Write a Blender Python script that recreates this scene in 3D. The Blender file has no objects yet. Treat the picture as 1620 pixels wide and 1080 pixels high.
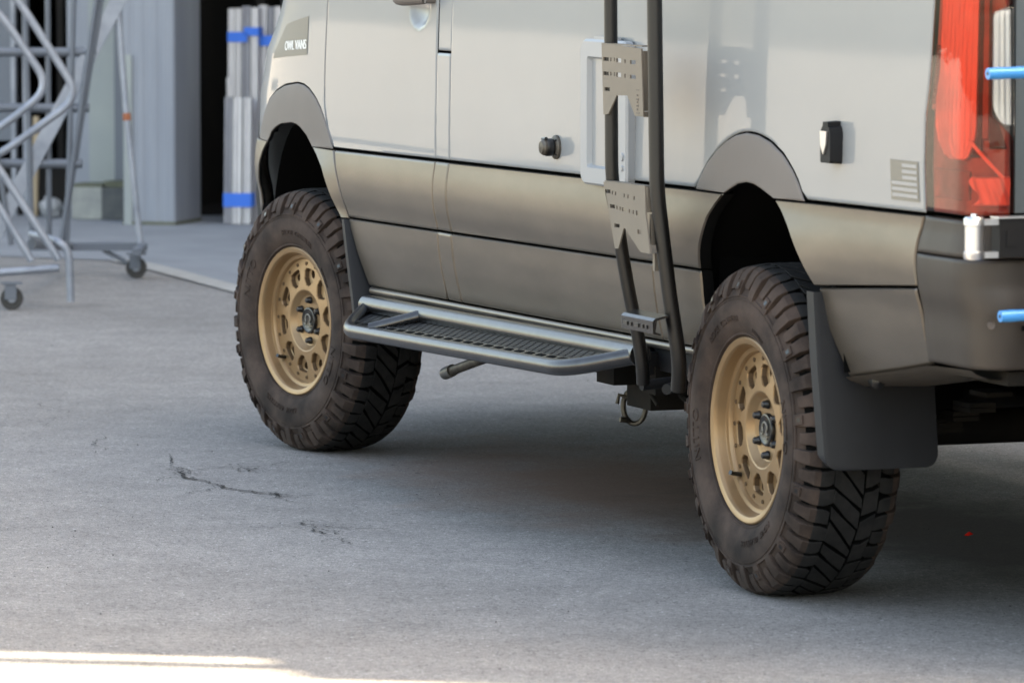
import bpy, bmesh, math, random
from mathutils import Vector, Matrix
from mathutils.geometry import tessellate_polygon
R = math.radians
random.seed(7)
scene = bpy.context.scene
COL = scene.collection

# ------------------------------------------------------------------ camera
cam_data = bpy.data.cameras.new('camera')
cam = bpy.data.objects.new('camera', cam_data); COL.objects.link(cam)
cam.location = (15.4152, -5.0346, 1.7145)
cam.rotation_euler = (math.pi/2 - 0.084336, 0, math.pi/2 - 0.358570)
cam_data.sensor_width = 36.0
cam_data.lens = 8117.13/1620*36.0
cam_data.clip_start = 0.1; cam_data.clip_end = 3000
cam_data.dof.use_dof = True
cam_data.dof.focus_distance = 14.3
cam_data.dof.aperture_fstop = 6.7
scene.camera = cam

# ------------------------------------------------------------------ light
SUN_EL, SUN_AZ = R(44), R(59.5)      # azimuth of the sun's place, measured from +x towards +y
world = bpy.data.worlds.new('World'); scene.world = world; world.use_nodes = True
wn = world.node_tree.nodes; wl = world.node_tree.links
sky = wn.new('ShaderNodeTexSky'); sky.sky_type = 'NISHITA'; sky.sun_disc = False
sky.sun_elevation = SUN_EL; sky.sun_rotation = math.pi/2 - SUN_AZ
sky.air_density = 1.0; sky.dust_density = 3.5; sky.ozone_density = 0.6
wl.new(sky.outputs[0], wn['Background'].inputs[0]); wn['Background'].inputs[1].default_value = 0.13
sd = bpy.data.lights.new('sun', 'SUN'); sd.energy = 4.2; sd.angle = R(0.4); sd.color = (1, .94, .84)
sun = bpy.data.objects.new('sun', sd); COL.objects.link(sun)
sdir = Vector((math.cos(SUN_EL)*math.cos(SUN_AZ), math.cos(SUN_EL)*math.sin(SUN_AZ), math.sin(SUN_EL)))
sun.rotation_euler = sdir.to_track_quat('Z', 'Y').to_euler()
vs = scene.view_settings
vs.view_transform = 'Standard'; vs.look = 'None'; vs.gamma = 1; vs.use_curve_mapping = False
vs.exposure = 2.68
scene.cycles.max_bounces = 6; scene.cycles.diffuse_bounces = 4; scene.cycles.glossy_bounces = 3; scene.cycles.caustics_reflective = False; scene.cycles.caustics_refractive = False
try:
    vs.use_white_balance = True; vs.white_balance_temperature = 8500; vs.white_balance_tint = 8
except Exception: pass

# ------------------------------------------------------------------ materials
def mat(name, base, rough=.5, metal=0., coat=0., coat_rough=.05, spec=.5, var=0., vscale=8., bump=0., bscale=80., rvar=0., stretch=(1, 1, 1), base2=None, detail=6):
    m = bpy.data.materials.new(name); m.use_nodes = True
    nt = m.node_tree; b = nt.nodes['Principled BSDF']; L = nt.links
    b.inputs['Base Color'].default_value = (*base, 1); b.inputs['Roughness'].default_value = rough
    b.inputs['Metallic'].default_value = metal; b.inputs['Coat Weight'].default_value = coat
    b.inputs['Coat Roughness'].default_value = coat_rough; b.inputs['Specular IOR Level'].default_value = spec
    tc = nt.nodes.new('ShaderNodeTexCoord'); mp = nt.nodes.new('ShaderNodeMapping'); mp.inputs['Scale'].default_value = stretch
    L.new(tc.outputs['Object'], mp.inputs[0])
    if var or base2:
        n = nt.nodes.new('ShaderNodeTexNoise'); n.inputs['Scale'].default_value = vscale; n.inputs['Detail'].default_value = detail
        n.inputs['Roughness'].default_value = .6
        L.new(mp.outputs[0], n.inputs['Vector'])
        r = nt.nodes.new('ShaderNodeValToRGB'); r.color_ramp.elements[0].position = .32; r.color_ramp.elements[1].position = .68
        c2 = base2 if base2 else tuple(min(1, c*(1+var)) for c in base)
        c1 = base if base2 else tuple(c*(1-var) for c in base)
        r.color_ramp.elements[0].color = (*c1, 1); r.color_ramp.elements[1].color = (*c2, 1)
        L.new(n.outputs['Fac'], r.inputs[0]); L.new(r.outputs[0], b.inputs['Base Color'])
        if rvar:
            mr = nt.nodes.new('ShaderNodeMapRange'); mr.inputs[3].default_value = rough-rvar; mr.inputs[4].default_value = rough+rvar
            L.new(n.outputs['Fac'], mr.inputs[0]); L.new(mr.outputs[0], b.inputs['Roughness'])
    if bump:
        n2 = nt.nodes.new('ShaderNodeTexNoise'); n2.inputs['Scale'].default_value = bscale; n2.inputs['Detail'].default_value = 4
        L.new(mp.outputs[0], n2.inputs['Vector'])
        bp = nt.nodes.new('ShaderNodeBump'); bp.inputs['Strength'].default_value = bump; bp.inputs['Distance'].default_value = .002
        L.new(n2.outputs['Fac'], bp.inputs['Height']); L.new(bp.outputs[0], b.inputs['Normal'])
    return m
M = {}
M['paint'] = mat('paint_grey_green', (.278, .289, .296), .40, 0, .5, .05, spec=.3, var=.03, vscale=1.5, bump=.40, bscale=1.8)
M['satin'] = mat('satin_dark_taupe', (.178, .151, .125), .38, .72, .05, .25, var=.12, vscale=3.0, stretch=(1, 1, 3), bump=.25, bscale=2.5)
M['flare'] = mat('flare_taupe', (.178, .153, .138), .60, .25, 0, var=.06, vscale=3, bump=.05, bscale=400)
M['rubber'] = mat('tread_rubber', (.010, .0098, .0098), .78, 0, 0, spec=.3, base2=(.024, .0225, .0215), vscale=22, bump=.25, bscale=300, detail=8)
M['sidewall'] = mat('dusty_sidewall', (.021, .0155, .0135), .85, 0, 0, spec=.25, base2=(.090, .062, .050), vscale=8, bump=.3, bscale=220, detail=10)
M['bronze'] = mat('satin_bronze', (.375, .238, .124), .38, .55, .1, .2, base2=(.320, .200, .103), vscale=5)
M['bronze_shade'] = mat('bronze_shade', (.115, .068, .034), .55, .4, 0)  # darker bronze paints shade into the window pockets; rim bolts share it
M['black'] = mat('black_gloss', (.006, .006, .0065), .3, 0, .2, .1)
M['blackmatte'] = mat('black_plastic', (.008, .008, .009), .55, 0, 0, spec=.3, bump=.1, bscale=500)
M['flap'] = mat('mudflap_rubber', (.0115, .012, .0145), .5, 0, 0, spec=.4, var=.25, vscale=5)
M['dark'] = mat('dark_void', (.003, .003, .003), .9, spec=.1)
M['under'] = mat('underbody', (.006, .0058, .0055), .8, 0, 0, spec=.2, base2=(.016, .013, .010), vscale=6)
M['rust'] = mat('dirty_steel', (.05, .043, .036), .5, .6, 0, base2=(.17, .15, .125), vscale=25)
M['ladder'] = mat('ladder_satin_black', (.0062, .0052, .0047), .42, .1, .1, .2)
M['plate'] = mat('ladder_plate_powdercoat', (.205, .174, .142), .5, .3, 0, var=.05, vscale=9)
M['slider'] = mat('slider_powdercoat', (.092, .090, .091), .25, .9, 0, .2, var=.12, vscale=30, bump=.03, bscale=500)
M['grate'] = mat('step_plate', (.014, .014, .016), .5, .2, 0)
M['silver'] = mat('brushed_aluminium', (.72, .72, .73), .3, .9, 0)
M['whiteplastic'] = mat('service_hatch_plastic', (.33, .345, .36), .4, 0, .2, .1)
M['decal'] = mat('decal_taupe', (.23, .21, .175), .5, .1)
M['white'] = mat('white_vinyl', (.85, .85, .83), .4)
M['lens_red'] = mat('lens_bright_red', (.72, .024, .016), .12, 0, .8, .03, base2=(.50, .016, .011), vscale=10, bump=.5, bscale=120)
M['lens_pink'] = mat('lens_pale_red', (.42, .060, .048), .2, 0, .7, .05)
M['lens_dark'] = mat('lens_deep_red', (.11, .008, .008), .12, 0, .8, .03)
M['lens_smoke'] = mat('lens_smoked_red', (.105, .018, .012), .2, 0, .45, .04, base2=(.17, .035, .022), vscale=14, bump=.4, bscale=60)
M['lens_clear'] = mat('lens_clear', (.55, .53, .51), .15, .2, .8, .03)
M['blue'] = mat('blue_anodised', (.045, .33, .78), .35, .15, .3, .1)
M['tape'] = mat('painters_tape', (.02, .17, .70), .6)
M['glass'] = mat('window_glass', (.02, .025, .025), .05, 0, 1, .0)
M['galv'] = mat('galvanised_steel', (.235, .26, .305), .45, .4, 0, base2=(.36, .385, .435), vscale=9)
M['galvdark'] = mat('grey_painted_steel', (.15, .17, .20), .5, .2, 0)
M['castor'] = mat('castor_rubber', (.05, .048, .045), .7)
M['orange'] = mat('orange_joint', (.38, .125, .06), .6)
M['wall'] = mat('painted_corrugated_wall', (.245, .268, .31), .55, 0, 0, base2=(.315, .337, .375), vscale=2.2, stretch=(3, 3, .4))
M['wall2'] = mat('painted_panel_green_grey', (.30, .33, .33), .6, 0, 0, base2=(.36, .39, .37), vscale=2)
M['stucco'] = mat('stucco', (.44, .42, .38), .8, 0, 0, base2=(.50, .48, .44), vscale=1.2, bump=.3, bscale=60)
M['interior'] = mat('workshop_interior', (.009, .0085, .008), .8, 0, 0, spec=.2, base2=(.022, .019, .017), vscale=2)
M['alu'] = mat('mill_aluminium', (.52, .51, .54), .42, .6, 0, base2=(.66, .65, .67), vscale=14, stretch=(6, 6, .5))
M['block'] = mat('concrete_block', (.25, .26, .25), .9, 0, 0, base2=(.35, .36, .33), vscale=14, bump=.4, bscale=120)
M['blockdark'] = mat('dark_concrete_block', (.075, .08, .085), .9, 0, 0, base2=(.12, .125, .12), vscale=10, bump=.4, bscale=120)
M['wood'] = mat('pale_wood', (.42, .33, .22), .6, 0, 0, var=.15, vscale=10, stretch=(8, 8, .6))
M['grime'] = mat('wall_foot_moss', (.10, .11, .07), .9, 0, 0, base2=(.16, .16, .12), vscale=20)

def asphalt():
    m = bpy.data.materials.new('aged_asphalt'); m.use_nodes = True
    nt = m.node_tree; N = nt.nodes; L = nt.links; b = N['Principled BSDF']
    b.inputs['Roughness'].default_value = .82; b.inputs['Specular IOR Level'].default_value = .4
    tc = N.new('ShaderNodeTexCoord')
    def noise(sc, det=4, ro=.6, src=None):
        n = N.new('ShaderNodeTexNoise'); n.inputs['Scale'].default_value = sc; n.inputs['Detail'].default_value = det; n.inputs['Roughness'].default_value = ro
        L.new((src or tc.outputs['Object']), n.inputs['Vector']); return n
    def ramp(f, p0, c0, p1, c1):
        r = N.new('ShaderNodeValToRGB'); e = r.color_ramp.elements
        e[0].position = p0; e[0].color = (*c0, 1); e[1].position = p1; e[1].color = (*c1, 1); L.new(f, r.inputs[0]); return r
    def mix(a, c, fac, mode='MIX'):
        x = N.new('ShaderNodeMix'); x.data_type = 'RGBA'; x.blend_type = mode
        if isinstance(fac, float): x.inputs[0].default_value = fac
        else: L.new(fac, x.inputs[0])
        for s, v in ((6, a), (7, c)):
            if isinstance(v, tuple): x.inputs[s].default_value = (*v, 1)
            else: L.new(v, x.inputs[s])
        return x.outputs[2]
    big = ramp(noise(.55, 6).outputs['Fac'], .35, (.252, .241, .233), .66, (.315, .302, .293))
    fine = ramp(noise(190, 2, .8).outputs['Fac'], .28, (.35, .35, .35), .74, (1.52, 1.52, 1.52))
    col = mix(big.outputs[0], fine.outputs[0], 1.0, 'MULTIPLY')
    blot = ramp(noise(5.5, 6, .7).outputs['Fac'], .30, (.80, .80, .80), .70, (1.13, 1.13, 1.12))
    col = mix(col, blot.outputs[0], 1.0, 'MULTIPLY')
    mid = ramp(noise(46, 3, .7).outputs['Fac'], .30, (.70, .70, .71), .70, (1.27, 1.27, 1.26))
    col = mix(col, mid.outputs[0], 1.0, 'MULTIPLY')
    vo = N.new('ShaderNodeTexVoronoi'); vo.inputs['Scale'].default_value = 95; L.new(tc.outputs['Object'], vo.inputs['Vector'])
    wn_ = N.new('ShaderNodeSeparateColor'); L.new(vo.outputs['Color'], wn_.inputs[0])
    lt = ramp(wn_.outputs[0], .965, (0, 0, 0), .985, (1, 1, 1)); dk = ramp(wn_.outputs[1], .90, (0, 0, 0), .97, (1, 1, 1))
    near = ramp(vo.outputs['Distance'], .30, (1, 1, 1), .42, (0, 0, 0))
    l2 = mix(lt.outputs[0], near.outputs[0], 1.0, 'MULTIPLY'); d2 = mix(dk.outputs[0], near.outputs[0], 1.0, 'MULTIPLY')
    col = mix(col, (.50, .50, .50), l2); col = mix(col, (.055, .055, .056), d2)
    # worn darker blotches with a shape of their own
    st = ramp(noise(2.3, 8, .7).outputs['Fac'], .60, (0, 0, 0), .74, (.45, .45, .45))
    col = mix(col, (.125, .121, .119), st.outputs[0])
    # reddish-brown drip stain on the lot beside the rear wheel
    mp = N.new('ShaderNodeMapping'); mp.inputs['Location'].default_value = (-1.35, -.60, 0)
    L.new(tc.outputs['Object'], mp.inputs[0])
    ms = N.new('ShaderNodeVectorMath'); ms.operation = 'MULTIPLY'; ms.inputs[1].default_value = (.55, 1.25, 0); L.new(mp.outputs[0], ms.inputs[0])
    ln = N.new('ShaderNodeVectorMath'); ln.operation = 'LENGTH'; L.new(ms.outputs[0], ln.inputs[0])
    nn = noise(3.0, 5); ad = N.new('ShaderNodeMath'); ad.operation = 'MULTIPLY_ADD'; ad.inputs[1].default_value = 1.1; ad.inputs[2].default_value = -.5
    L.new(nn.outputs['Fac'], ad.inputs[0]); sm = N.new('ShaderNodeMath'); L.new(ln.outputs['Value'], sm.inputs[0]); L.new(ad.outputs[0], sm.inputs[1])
    rs = ramp(sm.outputs[0], .30, (.8, .8, .8), 1.0, (0, 0, 0))
    col = mix(col, (.215, .122, .082), rs.outputs[0])
    mp2 = N.new('ShaderNodeMapping'); mp2.inputs['Location'].default_value = (-2.75, -1.05, 0); L.new(tc.outputs['Object'], mp2.inputs[0])  # oil-dark patch under the van's rear, also painting in the shade there
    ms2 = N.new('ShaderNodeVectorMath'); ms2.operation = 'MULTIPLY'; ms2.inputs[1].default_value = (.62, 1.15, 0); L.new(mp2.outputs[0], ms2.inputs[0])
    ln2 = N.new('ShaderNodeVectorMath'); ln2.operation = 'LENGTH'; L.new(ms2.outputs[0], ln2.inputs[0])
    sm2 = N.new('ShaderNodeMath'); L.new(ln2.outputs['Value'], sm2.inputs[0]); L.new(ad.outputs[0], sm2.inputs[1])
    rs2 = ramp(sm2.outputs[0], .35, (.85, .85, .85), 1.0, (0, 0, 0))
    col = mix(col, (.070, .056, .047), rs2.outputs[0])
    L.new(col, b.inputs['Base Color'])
    bp = N.new('ShaderNodeBump'); bp.inputs['Strength'].default_value = .55; bp.inputs['Distance'].default_value = .003
    L.new(noise(170, 3).outputs['Fac'], bp.inputs['Height']); L.new(bp.outputs[0], b.inputs['Normal'])
    return m
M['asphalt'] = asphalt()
M['concrete'] = mat('concrete_apron', (.215, .230, .250), .85, 0, 0, base2=(.275, .292, .315), vscale=2.5, bump=.2, bscale=120)
M['kerbline'] = mat('pale_concrete_edge', (.34, .33, .31), .85, 0, 0, base2=(.42, .41, .39), vscale=9)
M['bumper'] = mat('bumper_plastic', (.046, .037, .031), .5, .2, 0, var=.1, vscale=4)
M['groove_shade'] = mat('groove_shade_rubber', (.004, .004, .004), .9, spec=.1)  # near-black rubber paints shade into the tread grooves
M['door_grey'] = mat('rear_door_grey', (.10, .12, .13), .35, .1, .4, .08)
M['slider_dark'] = mat('step_plate_bars', (.035, .035, .038), .4, .5, 0)
M['lens_red_light'] = mat('lens_light_red', (.86, .105, .085), .15, 0, .8, .03)
M['alu_dark'] = mat('dark_aluminium', (.22, .22, .25), .5, .5, 0, base2=(.34, .34, .37), vscale=14, stretch=(6, 6, .5))  # darker aluminium, alternating with the bright profiles
M['tip'] = mat('stained_steel', (.20, .19, .175), .35, .8, 0, base2=(.42, .41, .39), vscale=30)
def tinted(name, tint, rough=.03):
    m = bpy.data.materials.new(name); m.use_nodes = True; nt = m.node_tree; N = nt.nodes; L = nt.links
    N.remove(N['Principled BSDF']); out = N['Material Output']
    tr = N.new('ShaderNodeBsdfTransparent'); tr.inputs[0].default_value = (*tint, 1)
    gl = N.new('ShaderNodeBsdfGlossy'); gl.inputs['Roughness'].default_value = rough
    fr = N.new('ShaderNodeFresnel'); fr.inputs[0].default_value = 1.5; mx = N.new('ShaderNodeMixShader')
    tc = N.new('ShaderNodeTexCoord'); nz = N.new('ShaderNodeTexNoise'); nz.inputs['Scale'].default_value = 14; L.new(tc.outputs['Object'], nz.inputs['Vector'])
    bp = N.new('ShaderNodeBump'); bp.inputs['Strength'].default_value = .15; bp.inputs['Distance'].default_value = .002; L.new(nz.outputs['Fac'], bp.inputs['Height'])
    L.new(bp.outputs[0], gl.inputs['Normal']); L.new(bp.outputs[0], fr.inputs['Normal'])
    L.new(fr.outputs[0], mx.inputs[0]); L.new(tr.outputs[0], mx.inputs[1]); L.new(gl.outputs[0], mx.inputs[2]); L.new(mx.outputs[0], out.inputs[0]); return m
M['cover_red'] = tinted('lamp_cover_red', (.985, .27, .20))
M['cover_clear'] = tinted('lamp_cover_clear', (.93, .92, .91))
M['reflector_silver'] = mat('lamp_reflector', (.90, .90, .89), .35, .3, 0)
M['reflector_dull'] = mat('lamp_housing', (.20, .19, .18), .4, .2, 0, base2=(.34, .31, .28), vscale=20)
M['reflector_dark'] = mat('lamp_housing_dark', (.035, .033, .033), .4)
M['crack'] = mat('crack_filler', (.062, .060, .058), .95, spec=.1)

# ------------------------------------------------------------------ helpers
class MB:
    def __init__(s): s.v = []; s.f = []; s.m = []
    def add(s, vs_, fs, mi=0):
        o = len(s.v); s.v += [tuple(v) for v in vs_]
        for f in fs: s.f.append(tuple(i+o for i in f)); s.m.append(mi)
        return o
    def box(s, a, b, mi=0, M4=None):
        x0, y0, z0 = a; x1, y1, z1 = b
        vs_ = [Vector(p) for p in ((x0,y0,z0),(x1,y0,z0),(x1,y1,z0),(x0,y1,z0),(x0,y0,z1),(x1,y0,z1),(x1,y1,z1),(x0,y1,z1))]
        if M4: vs_ = [M4 @ v for v in vs_]
        s.add(vs_, [(0,3,2,1),(4,5,6,7),(0,1,5,4),(1,2,6,5),(2,3,7,6),(3,0,4,7)], mi)
    def tube(s, pts, r, seg=14, mi=0, caps=True):
        pts = [Vector(p) for p in pts]; n = len(pts); rings = []
        up = None
        for i, p in enumerate(pts):
            t = ((pts[min(i+1, n-1)]-p).normalized() + (p-pts[max(i-1, 0)]).normalized()).normalized()
            if up is None:
                a = Vector((0, 0, 1)) if abs(t.z) < .9 else Vector((1, 0, 0)); up = (a - t*a.dot(t)).normalized()
            else: up = (up - t*up.dot(t)).normalized()
            sd_ = t.cross(up); rr = r[i] if isinstance(r, (list, tuple)) else r
            rings.append([p + (up*math.cos(2*math.pi*k/seg) + sd_*math.sin(2*math.pi*k/seg))*rr for k in range(seg)])
        vs_ = [v for g in rings for v in g]; fs = []
        for i in range(n-1):
            for k in range(seg):
                k2 = (k+1) % seg; fs.append((i*seg+k, i*seg+k2, (i+1)*seg+k2, (i+1)*seg+k))
        if caps: fs.append(tuple(range(seg-1, -1, -1))); fs.append(tuple((n-1)*seg+k for k in range(seg)))
        s.add(vs_, fs, mi)
    def lathe(s, prof, seg=64, mi=0, axis='y', c=(0, 0, 0), close=False):
        # prof: (radius, along-axis)
        n = len(prof); vs_ = []
        for r, h in prof:
            for k in range(seg):
                a = 2*math.pi*k/seg
                if axis == 'y': vs_.append((c[0]+r*math.cos(a), c[1]+h, c[2]+r*math.sin(a)))
                elif axis == 'z': vs_.append((c[0]+r*math.cos(a), c[1]+r*math.sin(a), c[2]+h))
                else: vs_.append((c[0]+h, c[1]+r*math.cos(a), c[2]+r*math.sin(a)))
        fs = []
        for i in range(n-1):
            for k in range(seg):
                k2 = (k+1) % seg; fs.append((i*seg+k, i*seg+k2, (i+1)*seg+k2, (i+1)*seg+k))
        s.add(vs_, fs, mi)
    def prism(s, outer, holes, to3d, th, mi=0):
        # outer/holes in 2D; to3d(u, v, w) with w 0..th
        loops = [outer]+holes; flat = [p for l in loops for p in l]; n = len(flat)
        tri = tessellate_polygon([[Vector((p[0], p[1], 0)) for p in l] for l in loops])
        vs_ = [to3d(p[0], p[1], 0) for p in flat]+[to3d(p[0], p[1], th) for p in flat]
        fs = [tuple(t) for t in tri]+[tuple(i+n for i in reversed(t)) for t in tri]
        o = 0
        for l in loops:
            k = len(l)
            for i in range(k):
                a, b = o+i, o+(i+1) % k; fs.append((a, b, b+n, a+n))
            o += k
        s.add(vs_, fs, mi)
    def build(s, name, mats, parent=None, smooth=40, recalc=True):
        me = bpy.data.meshes.new(name); me.from_pydata(s.v, [], s.f)
        ml = mats if isinstance(mats, (list, tuple)) else [mats]
        for x in ml: me.materials.append(M[x] if isinstance(x, str) else x)
        if len(ml) > 1: me.polygons.foreach_set('material_index', s.m)
        if recalc:
            bm = bmesh.new(); bm.from_mesh(me); bmesh.ops.recalc_face_normals(bm, faces=bm.faces); bm.to_mesh(me); bm.free()
        if smooth:
            me.polygons.foreach_set('use_smooth', [True]*len(me.polygons)); me.set_sharp_from_angle(angle=R(smooth))
        me.update()
        o = bpy.data.objects.new(name, me); COL.objects.link(o)
        if parent: o.parent = parent
        return o
def empty(name, loc=(0, 0, 0), rz=0, parent=None):
    o = bpy.data.objects.new(name, None); COL.objects.link(o); o.location = loc; o.rotation_euler = (0, 0, rz)
    o.empty_display_size = .1
    if parent: o.parent = parent
    return o
def tag(o, label=None, cat=None, group=None, kind=None):
    if label: o['label'] = label
    if cat: o['category'] = cat
    if group: o['group'] = group
    if kind: o['kind'] = kind
    return o
def copy_tree(o, parent=None):
    c = o.copy(); COL.objects.link(c); c.parent = parent
    for ch in list(o.children): copy_tree(ch, c)
    return c
def interp(tab, x):
    if x <= tab[0][0]: return tab[0][1]
    for (a, va), (b, vb) in zip(tab, tab[1:]):
        if x <= b: return va+(vb-va)*(x-a)/(b-a)
    return tab[-1][1]
def bez(pts, n=8, rad=.06):
    # round the corners of a polyline
    P = [Vector(p) for p in pts]; out = [P[0]]
    for i in range(1, len(P)-1):
        a, b, c = P[i-1], P[i], P[i+1]
        r1 = min(rad, (a-b).length*.48); r2 = min(rad, (c-b).length*.48)
        p0 = b+(a-b).normalized()*r1; p2 = b+(c-b).normalized()*r2
        for k in range(n+1):
            t = k/n; out.append(p0*(1-t)**2+b*2*t*(1-t)+p2*t*t)
    out.append(P[-1]); return out
def text_mesh(body, size=1., ext=0.):
    cu = bpy.data.curves.new('t', 'FONT'); cu.body = body; cu.size = size; cu.extrude = ext; cu.resolution_u = 3
    o = bpy.data.objects.new('t', cu); COL.objects.link(o)
    dg = bpy.context.evaluated_depsgraph_get(); me = bpy.data.meshes.new_from_object(o.evaluated_get(dg))
    vs_ = [tuple(v.co) for v in me.vertices]; fs = [tuple(p.vertices) for p in me.polygons]
    bpy.data.objects.remove(o); bpy.data.curves.remove(cu); bpy.data.meshes.remove(me)
    xs = [v[0] for v in vs_]; ys = [v[1] for v in vs_]
    return [(v[0]-min(xs), v[1]-min(ys), v[2]) for v in vs_], fs, max(xs)-min(xs), max(ys)-min(ys)

# ------------------------------------------------------------------ ground
g = MB(); S_ = 900
g.add([(-S_, -S_, 0), (S_, -S_, 0), (S_, S_, 0), (-S_, S_, 0)], [(0, 1, 2, 3)])
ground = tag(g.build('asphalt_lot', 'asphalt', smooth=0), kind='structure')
g = MB(); ap = [(-16, -6.9), (-11.3, -.6), (-8.55, 1.95), (-7.80, 1.96), (-6.5, 1.92), (-5.4, 1.90), (-5.4, 11), (-16, 11)]
g.add([(x, y, .004) for x, y in ap], [tuple(range(len(ap)))])
tag(g.build('concrete_apron', 'concrete', smooth=0), kind='structure')
g = MB(); e0 = [(-8.6, 1.93), (-7.80, 1.92), (-6.5, 1.87), (-5.3, 1.84)]
for (a, b) in zip(e0, e0[1:]):
    g.add([(a[0], a[1]-.06, .008), (b[0], b[1]-.06, .008), (b[0], b[1]+.07, .008), (a[0], a[1]+.07, .008)], [(0, 1, 2, 3)])
tag(g.build('apron_edge_strip', 'kerbline', smooth=0), kind='structure')
def rough_line(a, b, lv, amp, rg):
    if lv == 0: return [a]
    d = b-a; m = (a+b)/2+Vector((-d.y, d.x, 0))*rg.uniform(-amp, amp)
    return rough_line(a, m, lv-1, amp, rg)+rough_line(m, b, lv-1, amp, rg)
crg = random.Random(21)
def crack_strip(out, w):
    m = MB(); vs_ = []; N_ = len(out); lev = 1.0
    for i, p in enumerate(out):
        t = (out[min(i+1, N_-1)]-out[max(0, i-1)]).normalized(); nn = Vector((-t.y, t.x, 0))
        lev = max(.15, min(1.6, lev+crg.uniform(-.45, .45)))
        ww = max(.0006, w*.36*lev*min(1, 4*i/N_+.1, 4*(N_-i)/N_+.1))
        vs_ += [p+nn*ww*crg.uniform(.6, 1.4)+Vector((0, 0, .004)), p-nn*ww*crg.uniform(.6, 1.4)+Vector((0, 0, .004))]
    m.add(vs_, [(2*i, 2*i+1, 2*i+3, 2*i+2) for i in range(N_-1)])
    return m.build('crack', 'crack', ground, smooth=0)
def crack(pts, w):
    out = []
    for (a, b) in zip(pts, pts[1:]):
        out += rough_line(Vector((*a, 0)), Vector((*b, 0)), 5, .16, crg)
    out.append(Vector((*pts[-1], 0))); crack_strip(out, w)
    for k in range(3 if w > .004 else 1):                 # side branches
        i = crg.randrange(4, len(out)-2); d = (out[i+1]-out[i-1]).normalized(); an_ = crg.choice([-1, 1])*crg.uniform(.5, 1.1); l = crg.uniform(.06, .22)
        e = out[i]+Vector((d.x*math.cos(an_)-d.y*math.sin(an_), d.x*math.sin(an_)+d.y*math.cos(an_), 0))*l
        crack_strip(rough_line(out[i], e, 4, .22, crg)+[e], w*.4)
def crumble(x, y, rx, ry, seed):
    rg = random.Random(seed); m = MB()
    for k in range(12):
        cx_, cy_ = x+rg.gauss(0, rx*.5), y+rg.gauss(0, ry*.5); r_ = rg.uniform(.0015, .007); n_ = 7
        m.add([(cx_+r_*rg.uniform(.5, 1.5)*math.cos(6.28*q/n_), cy_+r_*rg.uniform(.5, 1.5)*math.sin(6.28*q/n_), .0035+k*.00002) for q in range(n_)], [tuple(range(n_))])
    tag(m.build('crumbled_patch', 'crack', ground, smooth=0), kind='stuff')
CRACKS = [([(-0.611, -0.446), (-0.186, -0.537)], 0.004), ([(-0.022, -0.423), (0.337, -0.51), (0.478, -0.488)], 0.006), ([(0.401, -0.542), (0.589, -0.542), (0.829, -0.536), (1.082, -0.478), (1.22, -0.435)], 0.011), ([(0.579, -0.569), (0.444, -0.427)], 0.008), ([(1.129, -0.444), (1.235, -0.44)], 0.012), ([(0.359, -0.299), (0.469, -0.259)], 0.009), ([(0.591, -0.338), (0.485, -0.268)], 0.007), ([(1.22, -0.435), (1.476, -0.432)], 0.003), ([(1.794, -0.541), (1.984, -0.581), (2.022, -0.603), (2.179, -0.592)], 0.008), ([(1.948, -0.551), (2.059, -0.505)], 0.006), ([(2.212, -0.585), (2.383, -0.606)], 0.005), ([(-2.693, -0.243), (-1.719, -0.366), (-0.611, -0.446)], 0.0025)]
for pts, w in CRACKS: crack(pts, w)
for a_ in [(0.519, -0.531, 0.16, 0.04, 0), (0.49, -0.306, 0.14, 0.03, 1), (1.183, -0.44, 0.12, 0.03, 2), (2.007, -0.561, 0.14, 0.03, 3), (0.658, 0.144, 0.25, 0.04, 4), (0.596, -0.524, 0.1, 0.05, 5)]: crumble(*a_)
m = MB(); rng = random.Random(3)
for k in range(420):
    d_ = rng.uniform(0, 13); s_ = rng.uniform(-2.2, 2.0)
    x = 5.2-.936*d_+.351*s_; y = -1.0+.351*d_+.936*s_; r = rng.choice([.001, .0012, .0015, .0015, .002, .002, .003])
    o3 = [(x+r*math.cos(a)*rng.uniform(.7, 1.3), y+r*math.sin(a)*rng.uniform(.7, 1.3), .0015) for a in (0, 1.26, 2.5, 3.77, 5.0)]
    m.add(o3+[(x, y, .0015+r*1.1)], [(0, 1, 5), (1, 2, 5), (2, 3, 5), (3, 4, 5), (4, 0, 5)])
tag(m.build('loose_grit', 'crack', smooth=0, recalc=False), 'fine dark grit and pebbles scattered over the grey asphalt', 'grit', kind='stuff')
m = MB(); m.add([(0, 0, 0), (.022, .004, .001), (.026, .016, .006), (.008, .02, .003), (.012, .01, .012)], [(0, 1, 4), (1, 2, 4), (2, 3, 4), (3, 0, 4), (0, 3, 2, 1)])
o = m.build('plastic_scrap', 'lens_red', smooth=0); o.location = (2.785, 1.02, .003)
tag(o, 'tiny red plastic scrap lying on the asphalt under the rear of the van', 'litter')

# ------------------------------------------------------------------ van body surface
PROF = [(.48, .060), (.55, .046), (.60, .034), (.66, .020), (.72, .011), (.775, .006), (.790, .004), (.83, -.007), (.88, -.012), (.92, -.011), (.955, -.006), (.985, -.001),
        (1.0, -.002), (1.1, -.001), (1.2, .0012), (1.25, .0020), (1.30, .0032), (1.36, .0050), (1.45, .0080), (1.6, .0135), (1.8, .024), (2.0, .04), (2.2, .062), (2.4, .10), (2.55, .15), (2.66, .22)]
KF = [(.5, .101), (.85, .101), (1.11, .107), (1.257, .131), (1.31, .162), (1.42, .236), (1.6, .33), (2.7, .9)]
def prof(z):
    # smooth look-up
    return (interp(PROF, z-.012)+interp(PROF, z)+interp(PROF, z+.012))/3
def S(x, z):
    y = prof(z)
    if x < .35: y += interp(KF, z)*(.35-x)**3
    return y
ZB = lambda x: .970+.0085*x            # belt line
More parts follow.
